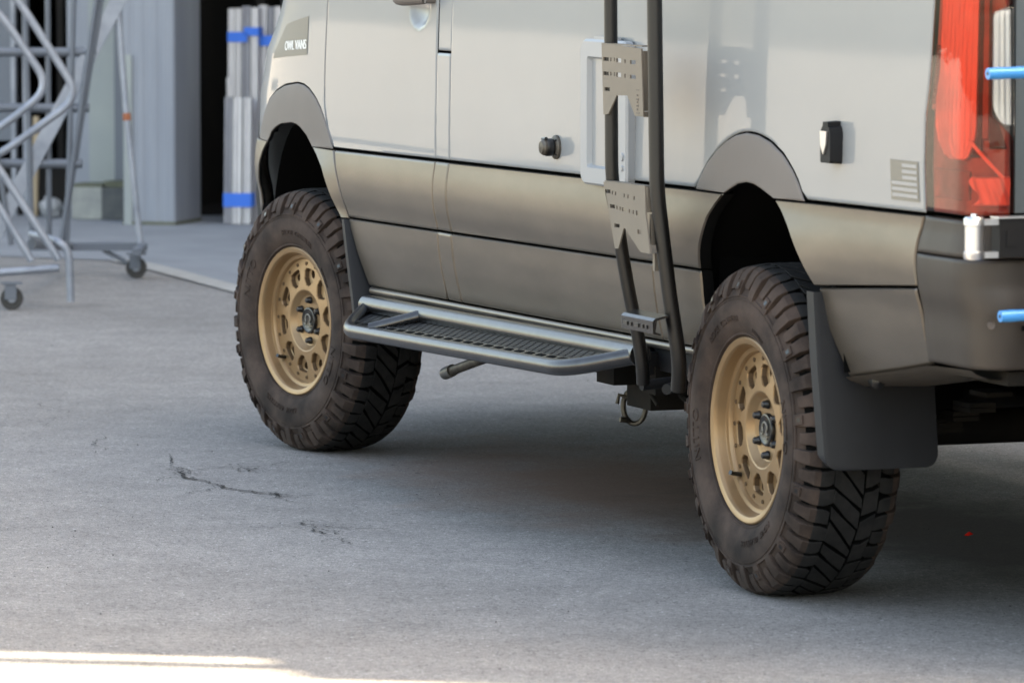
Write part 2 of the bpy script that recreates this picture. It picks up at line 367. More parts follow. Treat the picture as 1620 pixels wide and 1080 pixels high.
def ZS(x): return .760+.0095*x if x < 4.07 else .7987+(x-4.07)*.068
def ZL(x): return .548+.0085*x
G = .004
def G1(z): return interp([(.5, .66), (.558, .634), (.764, .54), (.88, .487), (.975, .425), (1.05, .350), (1.10, .327), (1.2, .326), (1.43, .34), (2.6, .75)], z)
G2, G3 = 1.352, 1.468
def resample(pl, n):
    P = [Vector((p[0], p[1])) for p in pl]; d = [0]
    for a, b in zip(P, P[1:]): d.append(d[-1]+(b-a).length)
    out = []
    for t in n:
        q = t*d[-1]; i = 0
        while i < len(P)-2 and d[i+1] < q: i += 1
        l = d[i+1]-d[i]; out.append(P[i].lerp(P[i+1], (q-d[i])/l if l > 0 else 0))
    return out
def params(n, e):
    e2 = min(2.6*e, .3)
    return [0, e, e2]+[e2+(1-2*e2)*k/n for k in range(1, n)]+[1-e2, 1-e, 1]
def patch(mb, Lc, Rc, Bc, Tc, nu, nv, off=None, mi=0, skirt=.03, rnd=.004, e=.004):
    def length(pl): return sum((Vector(b)-Vector(a)).length for a, b in zip(pl, pl[1:]))
    lu = max(length(Bc), length(Tc)); lv = max(length(Lc), length(Rc))
    us = params(nu, min(.2, e/lu)); vv = params(nv, min(.2, e/lv))
    B, T = resample(Bc, us), resample(Tc, us); Lp, Rp = resample(Lc, vv), resample(Rc, vv)
    nU, nV = len(us), len(vv); P = []
    for j, v in enumerate(vv):
        for i, u in enumerate(us):
            p = B[i]*(1-v)+T[i]*v+Lp[j]*(1-u)+Rp[j]*u-(B[0]*(1-u)*(1-v)+B[-1]*u*(1-v)+T[0]*(1-u)*v+T[-1]*u*v)
            y = S(p.x, p.y)+(off(p.x, p.y, u, v) if off else 0)
            if i in (0, nU-1) or j in (0, nV-1): y += rnd
            P.append((p.x, y, p.y))
    fs = [(j*nU+i, j*nU+i+1, (j+1)*nU+i+1, (j+1)*nU+i) for j in range(nV-1) for i in range(nU-1)]
    ring = [i for i in range(nU)]+[j*nU+nU-1 for j in range(1, nV)]+[(nV-1)*nU+i for i in range(nU-2, -1, -1)]+[j*nU for j in range(nV-2, 0, -1)]
    o = len(P); P += [(P[i][0], P[i][1]+skirt, P[i][2]) for i in ring]; k = len(ring)
    base = mb.add(P, fs, mi)
    mb.f += [tuple(base+q for q in (ring[a], ring[(a+1) % k], o+(a+1) % k, o+a)) for a in range(k)]; mb.m += [1]*k
def hline(x0, x1, zf, n=8): return [(x0+(x1-x0)*k/n, zf(x0+(x1-x0)*k/n)) for k in range(n+1)]
def vline(xf, z0, z1, n=10): return [(xf(z0+(z1-z0)*k/n), z0+(z1-z0)*k/n) for k in range(n+1)]

van = empty('camper_van'); tag(van, 'lifted camper van with pale grey green paint, dark lower body and bronze wheels', 'van')
def panel(name, m, parent, Lc, Rc, Bc, Tc, nu=24, nv=16, **k):
    mb = MB(); patch(mb, Lc, Rc, Bc, Tc, nu, nv, **k); return mb.build(name, [m, 'dark'], parent, smooth=50)
FLO = [(-.56, ZB(-.5)), (-.50, 1.012), (-.42, 1.055), (-.325, 1.097), (-.21, 1.130), (-.10, 1.151), (.05, 1.163), (.12, 1.160), (.18, 1.148), (.25, 1.120), (.306, 1.085), (.372, 1.025), (.418, ZB(.42))]
FLI = [(-.29, ZB(-.29)), (-.235, 1.000), (-.17, 1.018), (-.10, 1.031), (.02, 1.039), (.07, 1.037), (.115, 1.029), (.18, 1.008), (.247, ZB(.247))]
AFR = [(.500, ZS(.5)), (.46, .80), (.41, .86), (.36, .915), (.30, .950), (.25, ZB(.25))]      # arch edge behind the front wheel, upwards
AFF = [(-.47, ZS(-.4)), (-.455, .83), (-.41, .891), (-.35, .935), (-.292, ZB(-.29))]
RLO = [(3.325, ZB(3.33)), (3.36, 1.034), (3.399, 1.067), (3.46, 1.103), (3.522, 1.129), (3.58, 1.146), (3.65, 1.155), (3.723, 1.152), (3.80, 1.138), (3.88, 1.110), (3.935, 1.078), (3.976, 1.046), (4.012, ZB(4.0))]
RLI = [(3.535, ZB(3.53)), (3.575, 1.013), (3.62, 1.027), (3.676, 1.034), (3.72, 1.032), (3.756, 1.025), (3.80, 1.014), (3.848, ZB(3.85))]
ARF = [(3.345, ZS(3.345)), (3.37, .855), (3.43, .936), (3.48, .972), (3.528, ZB(3.53))]
ARR = [(4.095, ZS(4.1)), (4.05, .845), (3.95, .938), (3.90, .972), (3.855, ZB(3.85))]

# fender
T0 = 1.50
mb = MB()
patch(mb, [(-.97, ZB(-.97)+G), (-.93, 1.2), (-.80, T0)], vline(lambda z: G1(z)-G, ZB(.42)+G, T0, 16), [(-.97, ZB(-.97)+G)]+[(x, z+G) for x, z in FLO[:-1]]+[(G1(ZB(.42)+G)-G, ZB(.42)+G)],
      [(-.80, T0), (-.3, T0), (G1(T0)-G, T0)], 60, 24)
fender = mb.build('front_fender', ['paint', 'dark'], van, smooth=50)
flare_off = lambda x, z, u, v: -.002-.010*(1-v)**.6
panel('wheel_arch_flare', 'flare', van, [FLI[0], (-.42, ZB(-.42)), FLO[0]], [FLI[-1], (.33, ZB(.33)), FLO[-1]], FLI, FLO, 40, 8, off=flare_off, skirt=.012, rnd=.002)
panel('fender_lower_panel', 'satin', van, AFR, vline(lambda z: G1(z)-G, ZS(.54)+0, ZB(.42)-G), [AFR[0], (G1(ZS(.54))-G, ZS(.54))], [AFR[-1], (G1(ZB(.42)-G)-G, ZB(.42)-G)], 8, 14, skirt=.012, off=lambda x, z, u, v: -.012*(1-u))
panel('fender_lower_panel', 'satin', van, [(-.97, .70), (-.97, ZB(-.97)-G)], AFF, [(-.97, .70), (-.6, .72), AFF[0]], [(-.97, ZB(-.97)-G), AFF[-1]], 14, 14, skirt=.008, off=lambda x, z, u, v: -.012*u)

# front door: painted upper skin with dark panels, handle
zt = 1.56
mb = MB(); patch(mb, vline(lambda z: G1(z)+G, ZB(.43)+G, zt, 18), vline(lambda z: G2-G, ZB(1.35)+G, zt, 14), hline(G1(ZB(.43)+G)+G, G2-G, lambda x: ZB(x)+G), hline(G1(zt)+G, G2-G, lambda x: zt), 90, 64, off=lambda x, z, u, v: .024*max(0, 1-((x-1.19)/.085)**2-((z-1.420)/.055)**2)**.6 if abs(x-1.19) < .085 else 0)
door = mb.build('front_door', ['paint', 'dark'], van, smooth=50)
panel('door_middle_panel', 'satin', door, vline(lambda z: G1(z)+G, ZS(.54)+G, ZB(.43)-G), vline(lambda z: G2-G, ZS(1.35)+G, ZB(1.35)-G), hline(G1(ZS(.54)+G)+G, G2-G, lambda x: ZS(x)+G), hline(G1(ZB(.43)-G)+G, G2-G, lambda x: ZB(x)-G), 30, 18, rnd=.005)
zlo = ZL(1.0)
panel('door_lower_panel', 'satin', door, vline(lambda z: G1(z)+G, ZL(.63)+.012, ZS(.54)-G*.3), [(G2-G-.012, ZL(1.35)+.012), (G2-G-.002, ZL(1.35)+.026)]+[(G2-G, z) for z in (.62, .70, ZS(1.35)-G*.3)], hline(G1(ZL(.63))+G, G2-G-.012, lambda x: ZL(x)+.012), hline(G1(ZS(.54))+G, G2-G, lambda x: ZS(x)-G*.3), 30, 18, rnd=.005, off=lambda x, z, u, v: -.003)
# door window and frame above
panel('door_window', 'glass', door, vline(lambda z: G1(z)+.05, zt+.012, 2.25, 8), vline(lambda z: G2-.05, zt+.012, 2.25, 8), hline(G1(zt)+.05, G2-.05, lambda x: zt+.012), hline(G1(2.25)+.05, G2-.05, lambda x: 2.25), 10, 10, off=lambda x, z, u, v: .012)
mb = MB()
patch(mb, vline(lambda z: G1(z)+.0, 2.26, 2.55, 4), vline(lambda z: G2-G, 2.26, 2.55, 4), hline(G1(2.26), G2-G, lambda x: 2.26), hline(G1(2.55), G2-G, lambda x: 2.55), 10, 6)
patch(mb, vline(lambda z: G2-.045, zt+.006, 2.25, 4), vline(lambda z: G2-G, zt+.006, 2.25, 4), hline(G2-.045, G2-G, lambda x: zt+.006, 2), hline(G2-.045, G2-G, lambda x: 2.25, 2), 3, 8)
patch(mb, vline(lambda z: G1(z), zt+.006, 2.25, 8), vline(lambda z: G1(z)+.045, zt+.006, 2.25, 8), hline(G1(zt), G1(zt)+.045, lambda x: zt+.006, 2), hline(G1(2.25), G1(2.25)+.045, lambda x: 2.25, 2), 3, 8)
mb.build('window_frame', ['paint', 'dark'], door, smooth=50)
# handle: scooped cup and grip
cx, cz = 1.19, 1.435
mb = MB()
pts = [Vector((cx-.11+.22*k/10, -.016-.030*math.sin(math.pi*k/10)**.7, cz+.012)) for k in range(11)]
mb.tube(pts, [.014+.006*math.sin(math.pi*k/10) for k in range(11)], 12)
mb.tube([(cx+.128, .01, cz+.012), (cx+.128, -.022, cz+.012)], .012, 16)
mb.build('door_handle', 'flare', door)

# pillar strip between the doors
for (z0, z1, mt, nm, off) in ((ZB(1.41)+G, 1.294, 'paint', 'pillar_panel', None), (1.300, 2.5, 'paint', 'pillar_panel', lambda x, z, u, v: .003), (ZS(1.41)+G, ZB(1.41)-G, 'satin', 'pillar_lower_panel', None), (ZL(1.41)+.012, ZS(1.41)-G*.3, 'satin', 'pillar_lower_panel', lambda x, z, u, v: -.003)):
    panel(nm, mt, van, vline(lambda z: G2+G*.3, z0, z1), vline(lambda z: G3-G*.6, z0, z1), hline(G2+G*.3, G3-G*.6, lambda x: z0, 3), hline(G2+G*.3, G3-G*.6, lambda x: z1, 3), 5, 16, off=off)

# side panel (upper) up to the tail lamp
XT = lambda z: interp([(.98, 4.700), (1.017, 4.700), (1.12, 4.690), (1.24, 4.690), (1.30, 4.705), (1.36, 4.712), (1.50, 4.718), (2.0, 4.73), (2.1, 4.86), (2.6, 4.88)], z)
mb = MB(); patch(mb, vline(lambda z: G3+G, ZB(1.47)+G, 2.60, 30), vline(lambda z: XT(z)-G, ZB(4.7)+G, 2.60, 30),
      hline(G3+G, 3.30, lambda x: ZB(x)+G, 10)+[(x, z+G) for x, z in RLO]+hline(4.05, XT(1.02)-G, lambda x: ZB(x)+G, 5), hline(G3+G, XT(2.6)-G, lambda x: 2.60), 90, 60)
side = mb.build('side_panel', ['paint', 'dark'], van, smooth=50)
panel('wheel_arch_flare', 'flare', van, [RLI[0], (3.43, ZB(3.43)), RLO[0]], [RLI[-1], (3.93, ZB(3.93)), RLO[-1]], RLI, RLO, 40, 8, off=flare_off, skirt=.012, rnd=.002)
XM = 3.02
panel('side_middle_panel', 'satin', van, vline(lambda z: G3+G, ZS(1.47)+G, ZB(1.47)-G), [(x, z+(G if i == 0 else 0)-(G if i == 4 else 0)) for i, (x, z) in enumerate(ARF)], hline(G3+G, 3.345, lambda x: ZS(x)+G), hline(G3+G, 3.528, lambda x: ZB(x)-G), 60, 18, rnd=.005, off=lambda x, z, u, v: -.012*max(0, (x-3.2)/.3)**2 if x > 3.2 else 0)
panel('side_lower_panel', 'satin', van, vline(lambda z: G3+G, ZL(1.47)+.012, ZS(1.47)-G*.3), vline(lambda z: XM-.002, ZL(XM)+.012, ZS(XM)-G*.3), hline(G3+G, XM-.002, lambda x: ZL(x)+.012), hline(G3+G, XM-.002, lambda x: ZS(x)-G*.3), 50, 18, rnd=.005, off=lambda x, z, u, v: -.003)
panel('side_lower_panel', 'satin', van, vline(lambda z: XM+.002, ZL(XM)+.012, ZS(XM)-G*.3), [(3.37, ZL(3.3)+.012), (3.345, .70), (3.345, ZS(3.34)-G*.3)], hline(XM+.002, 3.37, lambda x: ZL(x)+.012), hline(XM+.002, 3.345, lambda x: ZS(x)-G*.3), 12, 18, rnd=.005, off=lambda x, z, u, v: -.003)
XB = lambda z: interp([(.6, 4.655), (.66, 4.668), (.83, 4.668), (.90, 4.662), (.95, 4.668), (1.01, 4.692)], z)
panel('quarter_middle_panel', 'satin', van, [(ARR[0][0], ARR[0][1]+G)]+ARR[1:-1]+[(ARR[-1][0], ARR[-1][1]-G)], vline(lambda z: XB(z)-G*.6, ZS(4.66)+G, ZB(4.69)-G), hline(ARR[0][0], XB(.84)-G*.6, lambda x: ZS(x)+G), hline(ARR[-1][0], XB(1.0)-G*.6, lambda x: ZB(x)-G), 30, 18, rnd=.005, off=lambda x, z, u, v: -.012*(1-u)**4)
qb = [(4.165, .588), (4.3, .606), (4.5, .634), (XB(.66)-G*.6, .660)]
panel('quarter_lower_panel', 'satin', van, [qb[0], (4.15, .64), (4.125, .70), (ARR[0][0]+.004, ZS(4.1)-G*.3)], vline(lambda z: XB(z)-G*.6, .660, ZS(4.66)-G*.3), qb, hline(ARR[0][0]+.004, XB(.83)-G*.6, lambda x: ZS(x)-G*.3), 30, 18, rnd=.006, off=lambda x, z, u, v: -.004+.018*(1-v)**1.6)
# folded underside of the quarter panel
mb = MB(); vs_ = []
for i in range(13):
    x = 4.17+(4.90-4.17)*i/12; z = interp([(4.165, .588), (4.3, .606), (4.5, .634), (4.67, .660), (4.95, .668)], x)
    vs_ += [(x, S(x, z)+.002, z-.001), (x, S(x, z)+.014, z-.010), (x, S(x, z)+.05, z-.024), (x, S(x, z)+.22, z-.030)]
mb.add(vs_, [(4*i+k, 4*i+k+1, 4*i+k+5, 4*i+k+4) for i in range(12) for k in range(3)]); mb.build('quarter_underside', 'satin', van)
# rocker rail under the doors
mb = MB(); mb.tube([(.66+k*.13, .040, ZL(.66+k*.13)-.002) for k in range(21)], .0105, 12); mb.build('sill_trim', 'satin', van)
mb = MB(); mb.box((.62, .052, .50), (3.36, .12, .566)); mb.build('rocker_inner', 'blackmatte', van, smooth=0)

# ------------------------------------------------------------------ rear corner: bumper, tail lamp, doors
def corner(s, rr=.085, x1=4.955):
    # plan path: from (4.60, 0) backwards, round the corner, then across the back
    a = x1-rr-4.60
    if s < a: return Vector((4.60+s, 0, 0)), Vector((0, -1, 0))
    q = (s-a)/rr
    if q < math.pi/2: return Vector((4.60+a+rr*math.sin(q), rr-rr*math.cos(q), 0)), Vector((math.sin(q), -math.cos(q), 0))
    return Vector((x1, rr+(s-a-rr*math.pi/2), 0)), Vector((1, 0, 0))
SC = 4.955-.085-4.60            # s where the corner starts
SE = SC+.085*math.pi/2          # s where the back starts
def wrap(mb, s0, s1, z0, z1, off=0., ns=18, nz=12, mi=0, skirt=.03, offf=None):
    """curved sheet on the corner; s0/s1 may be functions of z"""
    f0 = s0 if callable(s0) else (lambda z: s0); f1 = s1 if callable(s1) else (lambda z: s1)
    P = []; zs = params(nz, min(.2, .004/(z1-z0))); us = params(ns, .012)
    for j, t in enumerate(zs):
        for i, u in enumerate(us):
            z = z0+(z1-z0)*t; s = f0(z)+(f1(z)-f0(z))*u; p, n = corner(s)
            d = -prof(z)+off+(offf(s, z) if offf else 0)
            if i in (0, len(us)-1) or j in (0, len(zs)-1): d -= .004
            P.append(p+n*d+Vector((0, 0, z)))
    nU, nV = len(us), len(zs)
    fs = [(j*nU+i, j*nU+i+1, (j+1)*nU+i+1, (j+1)*nU+i) for j in range(nV-1) for i in range(nU-1)]
    ring = [i for i in range(nU)]+[j*nU+nU-1 for j in range(1, nV)]+[(nV-1)*nU+i for i in range(nU-2, -1, -1)]+[j*nU for j in range(nV-2, 0, -1)]
    o = len(P); k = len(ring)
    for r_ in ring:
        i = r_ % nU; j = r_//nU; z = z0+(z1-z0)*zs[j]; s = f0(z)+(f1(z)-f0(z))*us[i]; p, n = corner(s); P.append(P[r_]-n*skirt)
    fs += [(ring[a], ring[(a+1) % k], o+(a+1) % k, o+a) for a in range(k)]
    mb.add(P, fs, mi)
sx = lambda x: x-4.60
# bumper: upper shelf band and lower skin with a step
mb = MB(); wrap(mb, lambda z: sx(XB(z)+G*.4), SE+1.72, .9225, ZB(4.8)-.004, 0, 40, 8)
bumper = mb.build('rear_bumper', 'bumper', van, smooth=50)
mb = MB(); wrap(mb, lambda z: sx(XB(z)+G*.4), SE+1.72, .668, .9195, .000, 60, 22, offf=lambda s, z: .018*max(0, min(1, (s-SC-.02)/.10))*(1 if z < .80 else max(0, 1-(z-.80)/.06)))
mb.build('bumper_skin', 'bumper', bumper, smooth=50)
mb = MB(); p, n = corner(SE+.035)
mb.box((4.985, .105, .760), (4.993, .60, .772)); mb.build('bumper_groove', 'dark', bumper, smooth=0)
mb = MB(); mb.box((4.985, .115, .735), (4.991, .60, .742)); mb.build('bumper_groove', 'dark', bumper, smooth=0)
mb = MB(); mb.lathe([(.001, -.002), (.008, -.003), (.010, .002)], 16, axis='x'); o = mb.build('parking_sensor', 'flare', bumper); o.location = (4.972, .035, .775)
mb = MB(); mb.box((4.55, .10, .630), (4.93, 1.75, .662)); mb.build('bumper_underside', 'under', bumper, smooth=0)

# tail lamp: housing skin with raised lens pieces
ST = lambda z: sx(XT(z)+G)
mb = MB(); wrap(mb, ST, SE+.014, ZB(4.8)+.006, 2.02, -.018, 24, 26); lamp = mb.build('tail_lamp', 'reflector_dull', van, smooth=50)
def lens(name, m, s0, s1, z0, z1, off, ns=10, nz=14, skirt=.006, offf=None):
    mb = MB(); wrap(mb, s0, s1, z0, z1, off, ns, nz, skirt=skirt, offf=offf); return mb.build(name, m, lamp, smooth=35)
rnd_ = lambda z, z0, h: 1-math.sqrt(max(0, 1-min(1, max(0, z0-z)/h)**2))
# fluted bright reflector behind the main red band
lens('reflector_band', 'reflector_silver', lambda z: ST(z)+.030+.09*rnd_(z, 1.25, .10), lambda z: SC+.052-.05*rnd_(z, 1.215, .075), 1.142, 1.99, -.004, 40, 26, offf=lambda s_, z: .0022*math.sin(s_*330)+.003*math.cos((s_-SC+.06)*26))
lens('side_reflector', 'reflector_dull', lambda z: ST(z)+.008, lambda z: ST(z)+.028, 1.25, 1.99, -.008, 4, 20)
lens('reflector_divider', 'reflector_dark', lambda z: SC+.055-.05*rnd_(z, 1.215, .075), lambda z: SC+.066, 1.15, 1.99, -.010, 4, 20)
lens('pale_reflector', 'reflector_dull', SC+.068, SC+.084, 1.19, 1.99, -.009, 4, 20, offf=lambda s_, z: .001*math.sin(z*60))
lens('reflector_divider', 'reflector_dark', SC+.086, lambda z: SC+.092+max(0, 1.27-z)*.45, 1.17, 1.99, -.012, 4, 20)
lens('lower_reflector', 'reflector_silver', lambda z: SC+.040+.022*math.sin((z-1.038)*70)+max(0, z-1.08)*.8, SE+.006, 1.040, 1.108, -.004, 18, 12, offf=lambda s_, z: .002*math.sin(s_*240+z*90))
lens('reflector_edge', 'reflector_silver', lambda z: SC+.030+(1.190-z)*1.0, lambda z: SC+.042+(1.190-z)*1.0, 1.100, 1.190, -.003, 3, 10)
lens('lamp_socket', 'reflector_dull', lambda z: ST(z)+.02, SC+.03, 1.05, 1.12, -.014, 12, 10, offf=lambda s_, z: .004*math.cos((s_-.18)*60)*math.cos((z-1.085)*60))
rev = lens('reverse_reflector', 'reflector_silver', lambda z: SC+.094+.05*rnd_(z, 1.285, .065)+.02*(1-math.sqrt(max(0, 1-max(0, (z-1.465)/.021)**2))), SE+.010, 1.222, 1.486, -.006, 16, 20, offf=lambda s_, z: .0014*math.sin(s_*420))
mb = MB()
for k in range(22):
    z = 1.268+k*.0062; p, n = corner(ST(z)+.010); p2, n2 = corner(ST(z)+.026)
    mb.tube([p+n*(-.005-prof(z))+Vector((0, 0, z)), p2+n2*(-.005-prof(z))+Vector((0, 0, z))], .0020, 6)
tag(mb.build('lens_comb', 'reflector_dark', lamp), kind='stuff')
# outer covers
def cover(name, m, s0, s1, z0, z1, ns, nz):
    mb = MB(); wrap(mb, s0, s1, z0, z1, .004, ns, nz, skirt=.001); return mb.build(name, m, lamp, smooth=50)
edge = lambda z: interp([(1.0, SE+.012), (1.195, SE+.012), (1.245, SC+.094), (1.478, SC+.094), (1.496, SE+.012), (2.1, SE+.012)], z)
cover('red_cover', 'cover_red', lambda z: ST(z)+.002, edge, ZB(4.8)+.008, 2.01, 28, 110)
cover('clear_cover', 'cover_clear', lambda z: min(edge(z)+.0006, SE+.011), SE+.012, 1.200, 1.492, 8, 34)

# rear doors, far side, roof, nose: closes the van
def mirror_y(y): return 1.96-y
mb = MB(); zz = [1.03, 1.2, 1.6, 2.0, 2.3, 2.55]
mb.box((4.90, .1035, 1.025), (4.950, .975, 2.56)); d1 = mb.build('rear_door', 'door_grey', van, smooth=0)
mb = MB(); mb.box((4.90, .983, 1.025), (4.950, 1.83, 2.56)); d2 = mb.build('rear_door', 'door_grey', van, smooth=0)
for d_, y0 in ((d1, .22), (d2, 1.10)):
    mb = MB(); mb.box((4.951, y0, 1.62), (4.957, y0+.62, 2.25)); mb.build('rear_window', 'glass', d_, smooth=0)
mb = MB(); zs_ = [.58]+[.62+.1*k for k in range(20)]; xs_ = [-.97+.1*k for k in range(59)]
vs_ = [(x, mirror_y(S(x, min(z, 2.6))), z) for z in zs_ for x in xs_]
nx = len(xs_); fs = []
for j in range(len(zs_)-1):
    for i in range(nx-1):
        xm = (xs_[i]+xs_[i+1])/2; zm = (zs_[j]+zs_[j+1])/2
        if zm < 1.02 and (abs(xm) < .46 or abs(xm-3.68) < .42): continue
        if zm > 1.5 and xm < G1(zm)-.05: continue
        fs.append((j*nx+i, j*nx+i+1, (j+1)*nx+i+1, (j+1)*nx+i))
mb.add(vs_, fs); mb.build('far_side_panel', 'paint', van)
mb = MB(); vs_ = []; xs_ = [.74+.21*k for k in range(20)]
rp = [(.0, 2.55), (.0, 2.62), (.06, 2.70), (.2, 2.76), (.5, 2.79), (.98, 2.80), (1.46, 2.79), (1.76, 2.76), (1.90, 2.70), (1.96, 2.62), (1.96, 2.55)]
for x in xs_: vs_ += [(x, interp([(0, .16), (.98, .98), (1.96, 1.80)], y), z) for y, z in rp]
k = len(rp); mb.add(vs_, [(i*k+j, i*k+j+1, (i+1)*k+j+1, (i+1)*k+j) for i in range(19) for j in range(k-1)]); mb.build('roof', 'paint', van)
mb = MB(); ny = 9
row = lambda x, z, y0: [(x-.12*math.sin(math.pi*i/(ny-1)), y0+(1.96-2*y0)*i/(ny-1), z) for i in range(ny)]
rows = [row(-.97, .45, .22), row(-1.0, .75, .20), row(-.97, .97, .20), row(-.93, 1.20, .22), row(-.80, 1.42, .30), row(-.5, 1.50, .25), row(.05, 1.56, .16)]
mb.add([p for r_ in rows for p in r_], [(j*ny+i, j*ny+i+1, (j+1)*ny+i+1, (j+1)*ny+i) for j in range(len(rows)-1) for i in range(ny-1)])
mb.build('front_hood', 'paint', van)
mb = MB(); rows = [row(.06, 1.565, .16), row(.40, 2.05, .20), row(.78, 2.60, .26)]
mb.add([p for r_ in rows for p in r_], [(j*ny+i, j*ny+i+1, (j+1)*ny+i+1, (j+1)*ny+i) for j in range(len(rows)-1) for i in range(ny-1)])
mb.build('windscreen', 'glass', van)

# dark inner structure, wheel wells, underbody
mb = MB()
mb.box((.56, .075, .58), (3.30, 1.88, 2.50)); mb.box((4.20, .075, .66), (4.86, 1.88, 2.52)); mb.box((-.70, .19, 1.10), (.561, 1.77, 1.46)); mb.box((3.299, .076, 1.10), (4.201, 1.879, 2.51))
mb.box((-.72, .50, .52), (.57, 1.46, 1.101)); mb.box((3.29, .44, .62), (4.21, 1.52, 1.102))
mb.build('inner_structure', 'dark', van, smooth=0)
for xc, y1 in ((0.0, .50), (3.70, .46)):
    mb = MB(); vs_ = []
    for k in range(21):
        a = math.pi*k/20; rx = .50 if xc < 1 else .46
        for y in (.03 if xc > 1 else .045, y1): vs_.append((xc+.01-rx*math.cos(a)*1.02, y+(.05*max(0, math.cos(a)) if xc < 1 and y < .1 else 0), .60+.455*math.sin(a)))
    mb.add(vs_, [(2*i, 2*i+1, 2*i+3, 2*i+2) for i in range(20)]); mb.build('wheel_well_liner', 'dark', van)
mb = MB()
mb.box((.45, .35, .44), (2.2, .62, .60)); mb.box((.3, 1.2, .40), (3.0, 1.42, .60)); mb.box((1.0, .62, .38), (1.9, 1.2, .585)); mb.box((2.35, .25, .42), (3.05, .55, .60)); mb.box((2.3, .70, .36), (2.95, 1.15, .59))
mb.box((2.55, .12, .37), (2.72, .30, .52)); mb.box((1.95, .16, .43), (2.42, .33, .56))
mb.build('chassis_frame', 'under', van, smooth=0)
mb = MB(); mb.tube([(3.665, .25, .40), (3.665, 1.71, .40)], .045, 14); mb.lathe([(.001, -.15), (.10, -.13), (.14, -.02), (.14, .02), (.10, .13), (.001, .15)], 20, c=(3.665, .98, .40)); mb.build('rear_axle', 'under', van)
for y in (.42, 1.54):
    mb = MB(); P = [(3.02+1.30*k/14, y, .60-.17*math.sin(math.pi*k/14)) for k in range(15)]
    for j, (a, b) in enumerate(((0, 14), (2, 12), (4, 10))):
        for i in range(a, b): mb.box((P[i][0], y-.035, (P[i][2]+P[i+1][2])/2-.012-.013*j), (P[i+1][0]+.004, y+.035, (P[i][2]+P[i+1][2])/2-.001-.013*j))
    mb.build('leaf_spring', 'under', van, smooth=0)
mb = MB(); mb.tube(bez([(1.25, .42, .44), (1.05, .27, .372), (.78, .25, .308), (.742, .25, .2995)], rad=.08), .0150, 14); mb.build('exhaust_pipe', 'rust', van); mb = MB(); mb.tube([(.80, .25, .3128), (.733, .25, .2975)], .0190, 16); mb.build('exhaust_tip', 'tip', van)
# hanging hose clamp and brackets under the sill
mb = MB(); c_ = Vector((1.66, .5, .272))
mb.tube([c_+Vector((.020*math.cos(a), .027*math.cos(a), .050*math.sin(a))) for a in [math.pi*2*k/24 for k in range(25)]], .008, 8, caps=False)
mb.tube([c_+Vector((0, .0, .048)), c_+Vector((0, .004, .12))], .004, 8); mb.tube([c_+Vector((0, -.018, .025)), c_+Vector((-.02, -.040, .034)), c_+Vector((-.02, -.046, .008))], .006, 8)
mb.tube([c_+Vector((0, -.045, -.036)), c_+Vector((0, -.015, -.040))], .008, 8)
mb.build('exhaust_hanger', 'rust', van)
def fit(name, f):
    mb = MB(); f(mb); mb.build(name, 'under', van, smooth=30)
fit('underbody_hose', lambda m_: m_.tube([(2.93, .10, .50), (2.94, .12, .43), (2.96, .15, .40)], .010, 8)); fit('underbody_hook', lambda m_: m_.tube([(2.88, .05, .44), (2.92, .06, .405)], .006, 8))
fit('air_tank', lambda m_: m_.lathe([(.001, -.1), (.075, -.095), (.085, -.03), (.085, .06), (.06, .09), (.001, .1)], 20, axis='x', c=(3.12, .20, .45))); fit('air_tank', lambda m_: m_.lathe([(.001, -.06), (.055, -.055), (.055, .05), (.001, .06)], 18, axis='x', c=(3.27, .13, .45)))
rng = random.Random(5)
for k in range(6):
    x = 1.0+k*.36+rng.uniform(-.1, .1); fit('sill_bracket', lambda m_: m_.box((x, .04, .435), (x+rng.uniform(.06, .16), .15, .51)))
mb = MB(); mb.box((4.40, .42, .50), (4.92, .50, .60)); mb.box((4.86, .30, .52), (4.94, 1.66, .60)); mb.tube([(4.35, .55, .45), (4.78, .55, .40), (4.86, .56, .44)], .025, 10); mb.box((4.40, .60, .44), (4.80, 1.3, .54))
mb.build('tow_frame', 'under', van, smooth=30)
mb = MB(); mb.lathe([(.001, -.015), (.016, -.014), (.018, .01), (.001, .016)], 14, axis='x', c=(4.28, .07, .585)); mb.build('flap_bolt', 'black', van)

# mud flaps
def flap(name, x, y0, y1, z0, z1, lean, ret):
    mb = MB(); n = 12; vs_ = []; rr = .035
    n = 22
    for i in range(n+1):
        t = i/10*.85 if i <= 10 else .85+.15*(1-(1-(i-10)/12)**2); z = z1+(z0-z1)*t; ins = 0
        if z-z0 < rr: ins = rr-math.sqrt(max(0, rr*rr-(rr-(z-z0))**2))
        xx = x+lean*t; ya = y0(z) if callable(y0) else y0; th = .008
        yb = y1-ins; ya = ya+ins
        rt = ret*(1 if z-z0 > rr else (z-z0)/rr)
        vs_ += [(xx-rt-th, ya, z), (xx-th*.4, ya-.004, z), (xx, ya+.010, z), (xx+.004, (ya+yb)/2, z), (xx, yb, z), (xx-th, yb, z), (xx-th, ya+.012, z), (xx-rt-th, ya+.010, z)]
    fs = [(8*i+k, 8*i+(k+1) % 8, 8*(i+1)+(k+1) % 8, 8*(i+1)+k) for i in range(n) for k in range(8)]
    fs += [tuple(range(8)), tuple(8*n+k for k in range(7, -1, -1))]
    mb.add(vs_, fs); return mb.build(name, 'flap', van, smooth=50)
flap('mud_flap', 4.115, lambda z: -.018+.030*max(0, (.62-z))**1.0, .285, .362, .790, .06, .045)
flap('mud_flap', .545, lambda z: -.006+.02*max(0, .7-z), .26, .44, .762, .10, .030)

